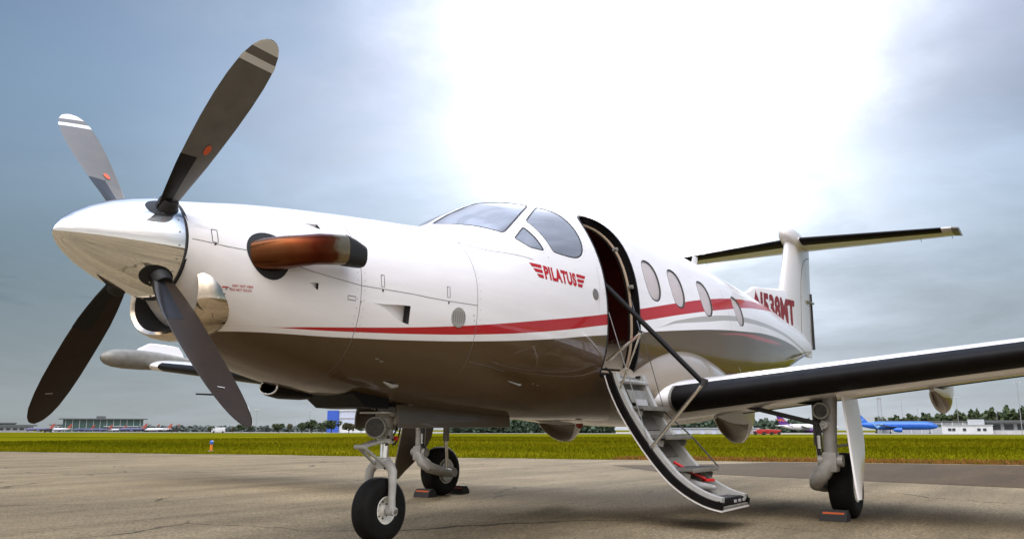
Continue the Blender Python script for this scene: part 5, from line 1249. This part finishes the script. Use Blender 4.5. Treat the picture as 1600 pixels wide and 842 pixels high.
for i, (az, d, hd, ln, lb_) in enumerate(reds): jet(az, d, hd, ln*.74, lb_, 'jet_navy' if i % 3 != 1 else 'jet_white', 'jet_red', 'jet_navy', 'red tailed jets at the far terminal', False)
j, r, zc_ = jet(14.77, 700, -62, 46, 'white cargo jet with purple tail parked behind the port main gear', 'jet_white', 'jet_purple', 'jet_purple')
part_ = MB().loft([[(-.47*46+x, y*1.02, z) for x, y, z in ((0, 0, zc_+r*.2), (6, r*.55, zc_+r*.6), (9, 0, zc_+r*1.1), (6, -r*.55, zc_+r*.6))], [(-.30*46+x, y*1.04, z) for x, y, z in ((0, 0, zc_-r*.6), (2, r*.98, zc_+r*.1), (3, 0, zc_+r*1.02), (2, -r*.98, zc_+r*.1))]]).build('purple_tail_cone', 'jet_purple', j, 40)
v, f = text_mesh('FedEx', 1, 0, .03); u = v[:, 0]/v[:, 0].max(); w = v[:, 1]/v[:, 1].max()
for s in (-1, 1):
    uu = u if s < 0 else 1-u
    link('tail_lettering', mesh([(-.475*46+5.2*a-3.0*b*.6, s*.36, zc_+r*.5+3.2+2.0*b) for a, b in zip(uu, w)], f), 'jet_orange', j)
j, r, zc_ = jet(9.75, 500, -80, 42, 'bright blue airliner parked right of the white gear leg door', 'jet_blue', 'jet_blue', 'jet_blue')
for s in (-1, 1):   # pale tick across the tail
    link('tail_tick', mesh([(x, s*(.27+.02), z) for x, z in ((-.50*42, zc_+r*.5+5.8), (-.475*42, zc_+r*.5+5.8), (-.40*42, zc_+r*.5+1.6), (-.365*42, zc_+r*.5+2.6), (-.355*42, zc_+r*.5+2.2), (-.405*42, zc_+r*.5+.3))], [(0, 1, 2, 5), (2, 3, 4, 5)]), 'jet_pale_blue', j)
    link('body_tick', mesh([(x, s*(r*1.01), z) for x, z in ((-.27*42, zc_+r*.75), (-.24*42, zc_+r*.75), (-.21*42, zc_-.1*r), (-.13*42, zc_+r*.8), (-.10*42, zc_+r*.8), (-.20*42, zc_-r*.7))], [(0, 1, 2, 5), (2, 3, 4, 5)]), 'jet_pale_blue', j)
# ---- small vehicles
def truck(az, d, ln, h, m, label, rot=90):
    t = empty('truck', polar(az, d), label, 'truck'); t.rotation_euler.z = face(az, rot)
    MB().box((-.12*ln, 0, h*.58), (ln*.70, 2.2, h*.78), None, 0, .08).build('cargo_box', m, t, 30); MB().box((.36*ln, 0, h*.46), (ln*.24, 2.1, h*.62), None, 0, .2).build('cab', m, t, 30)
    MB().box((.42*ln, 0, h*.60), (ln*.14, 2.14, h*.22), None, 0, .05).build('windscreen', 'far_glass', t, 30)
    for x in (-.32, .32):
        for s in (-1, 1): MB().lathe([(-.15, .01), (-.15, .45), (.15, .45), (.15, .01)], (x*ln, s*1.0, .45), (0, 1, 0), 14).build('wheel', 'chock_black', t)
truck(52.99, 420, 6.4, 2.6, 'far_white', 'white van parked beyond the grass, left of the lower propeller blade tip')
truck(55.57, 600, 5.4, 2.4, 'chock_black', 'dark truck at the end of the row of red tailed jets')
truck(62.55, 520, 4.2, 2.0, 'chock_black', 'small dark tug far left between the red tailed jets')
truck(17.74, 230, 3.4, 1.5, 'vehicle_red', 'left red baggage truck below the port wing')
truck(17.26, 232, 3.4, 1.5, 'vehicle_red', 'middle red baggage truck below the port wing')
truck(16.79, 234, 3.0, 1.4, 'vehicle_red', 'right red baggage truck below the port wing, next to the purple tail')
# taxiway edge light in the grass
p = polar(53.34, 34); p.z = gz(p.x, p.y); t = empty('edge_light', p, 'small blue taxiway edge light on an orange post in the grass', 'edge light')
MB().tube([(0, 0, 0), (0, 0, .26)], .05, 10).build('post', 'marker_orange', t); MB().lathe([(0, .02), (.0, .065), (.05, .065), (.11, .055), (.14, .02), (.145, .0005)], (0, 0, .26), (0, 0, 1), 14).build('lens', 'marker_blue', t); MB().lathe([(0, .12), (.02, .11), (.02, .0005)], (0, 0, 0), (0, 0, 1), 14).build('base', 'pole_grey', t)
# ---- wheel chocks
def chock(x, y, label, rz=0.):
    c = empty('wheel_chock', (x, y, 0), label, 'wheel chock', 'chocks at the main wheels'); c.rotation_euler.z = rz
    L_ = .22; pf = [(-.075, .002), (.075, .002), (.068, .05), (.022, .092), (-.022, .092), (-.068, .05)]
    MB().loft([[(a, yy*L_/2, b*sc) for a, b in pf] for yy, sc in ((-1, .96), (-.97, 1), (.97, 1), (1, .96))]).build('wedge', 'chock_black', c, 30)
    for s in (-1, 1):
        vs = [(s*.060, -L_*.40, .060), (s*.060, L_*.40, .060), (s*.044, L_*.40, .074), (s*.044, -L_*.40, .074)]; MB().add(vs, [(0, 1, 2, 3)]).build('orange_stripe', 'chock_orange', c, None, False)
    return c
chock(5.585, -2.25, 'black wheel chock with orange stripe ahead of the port main wheel')
chock(5.585, 2.25, 'black wheel chock with orange stripe ahead of the starboard main wheel')
chock(6.235, 2.27, 'black wheel chock behind the starboard main wheel')
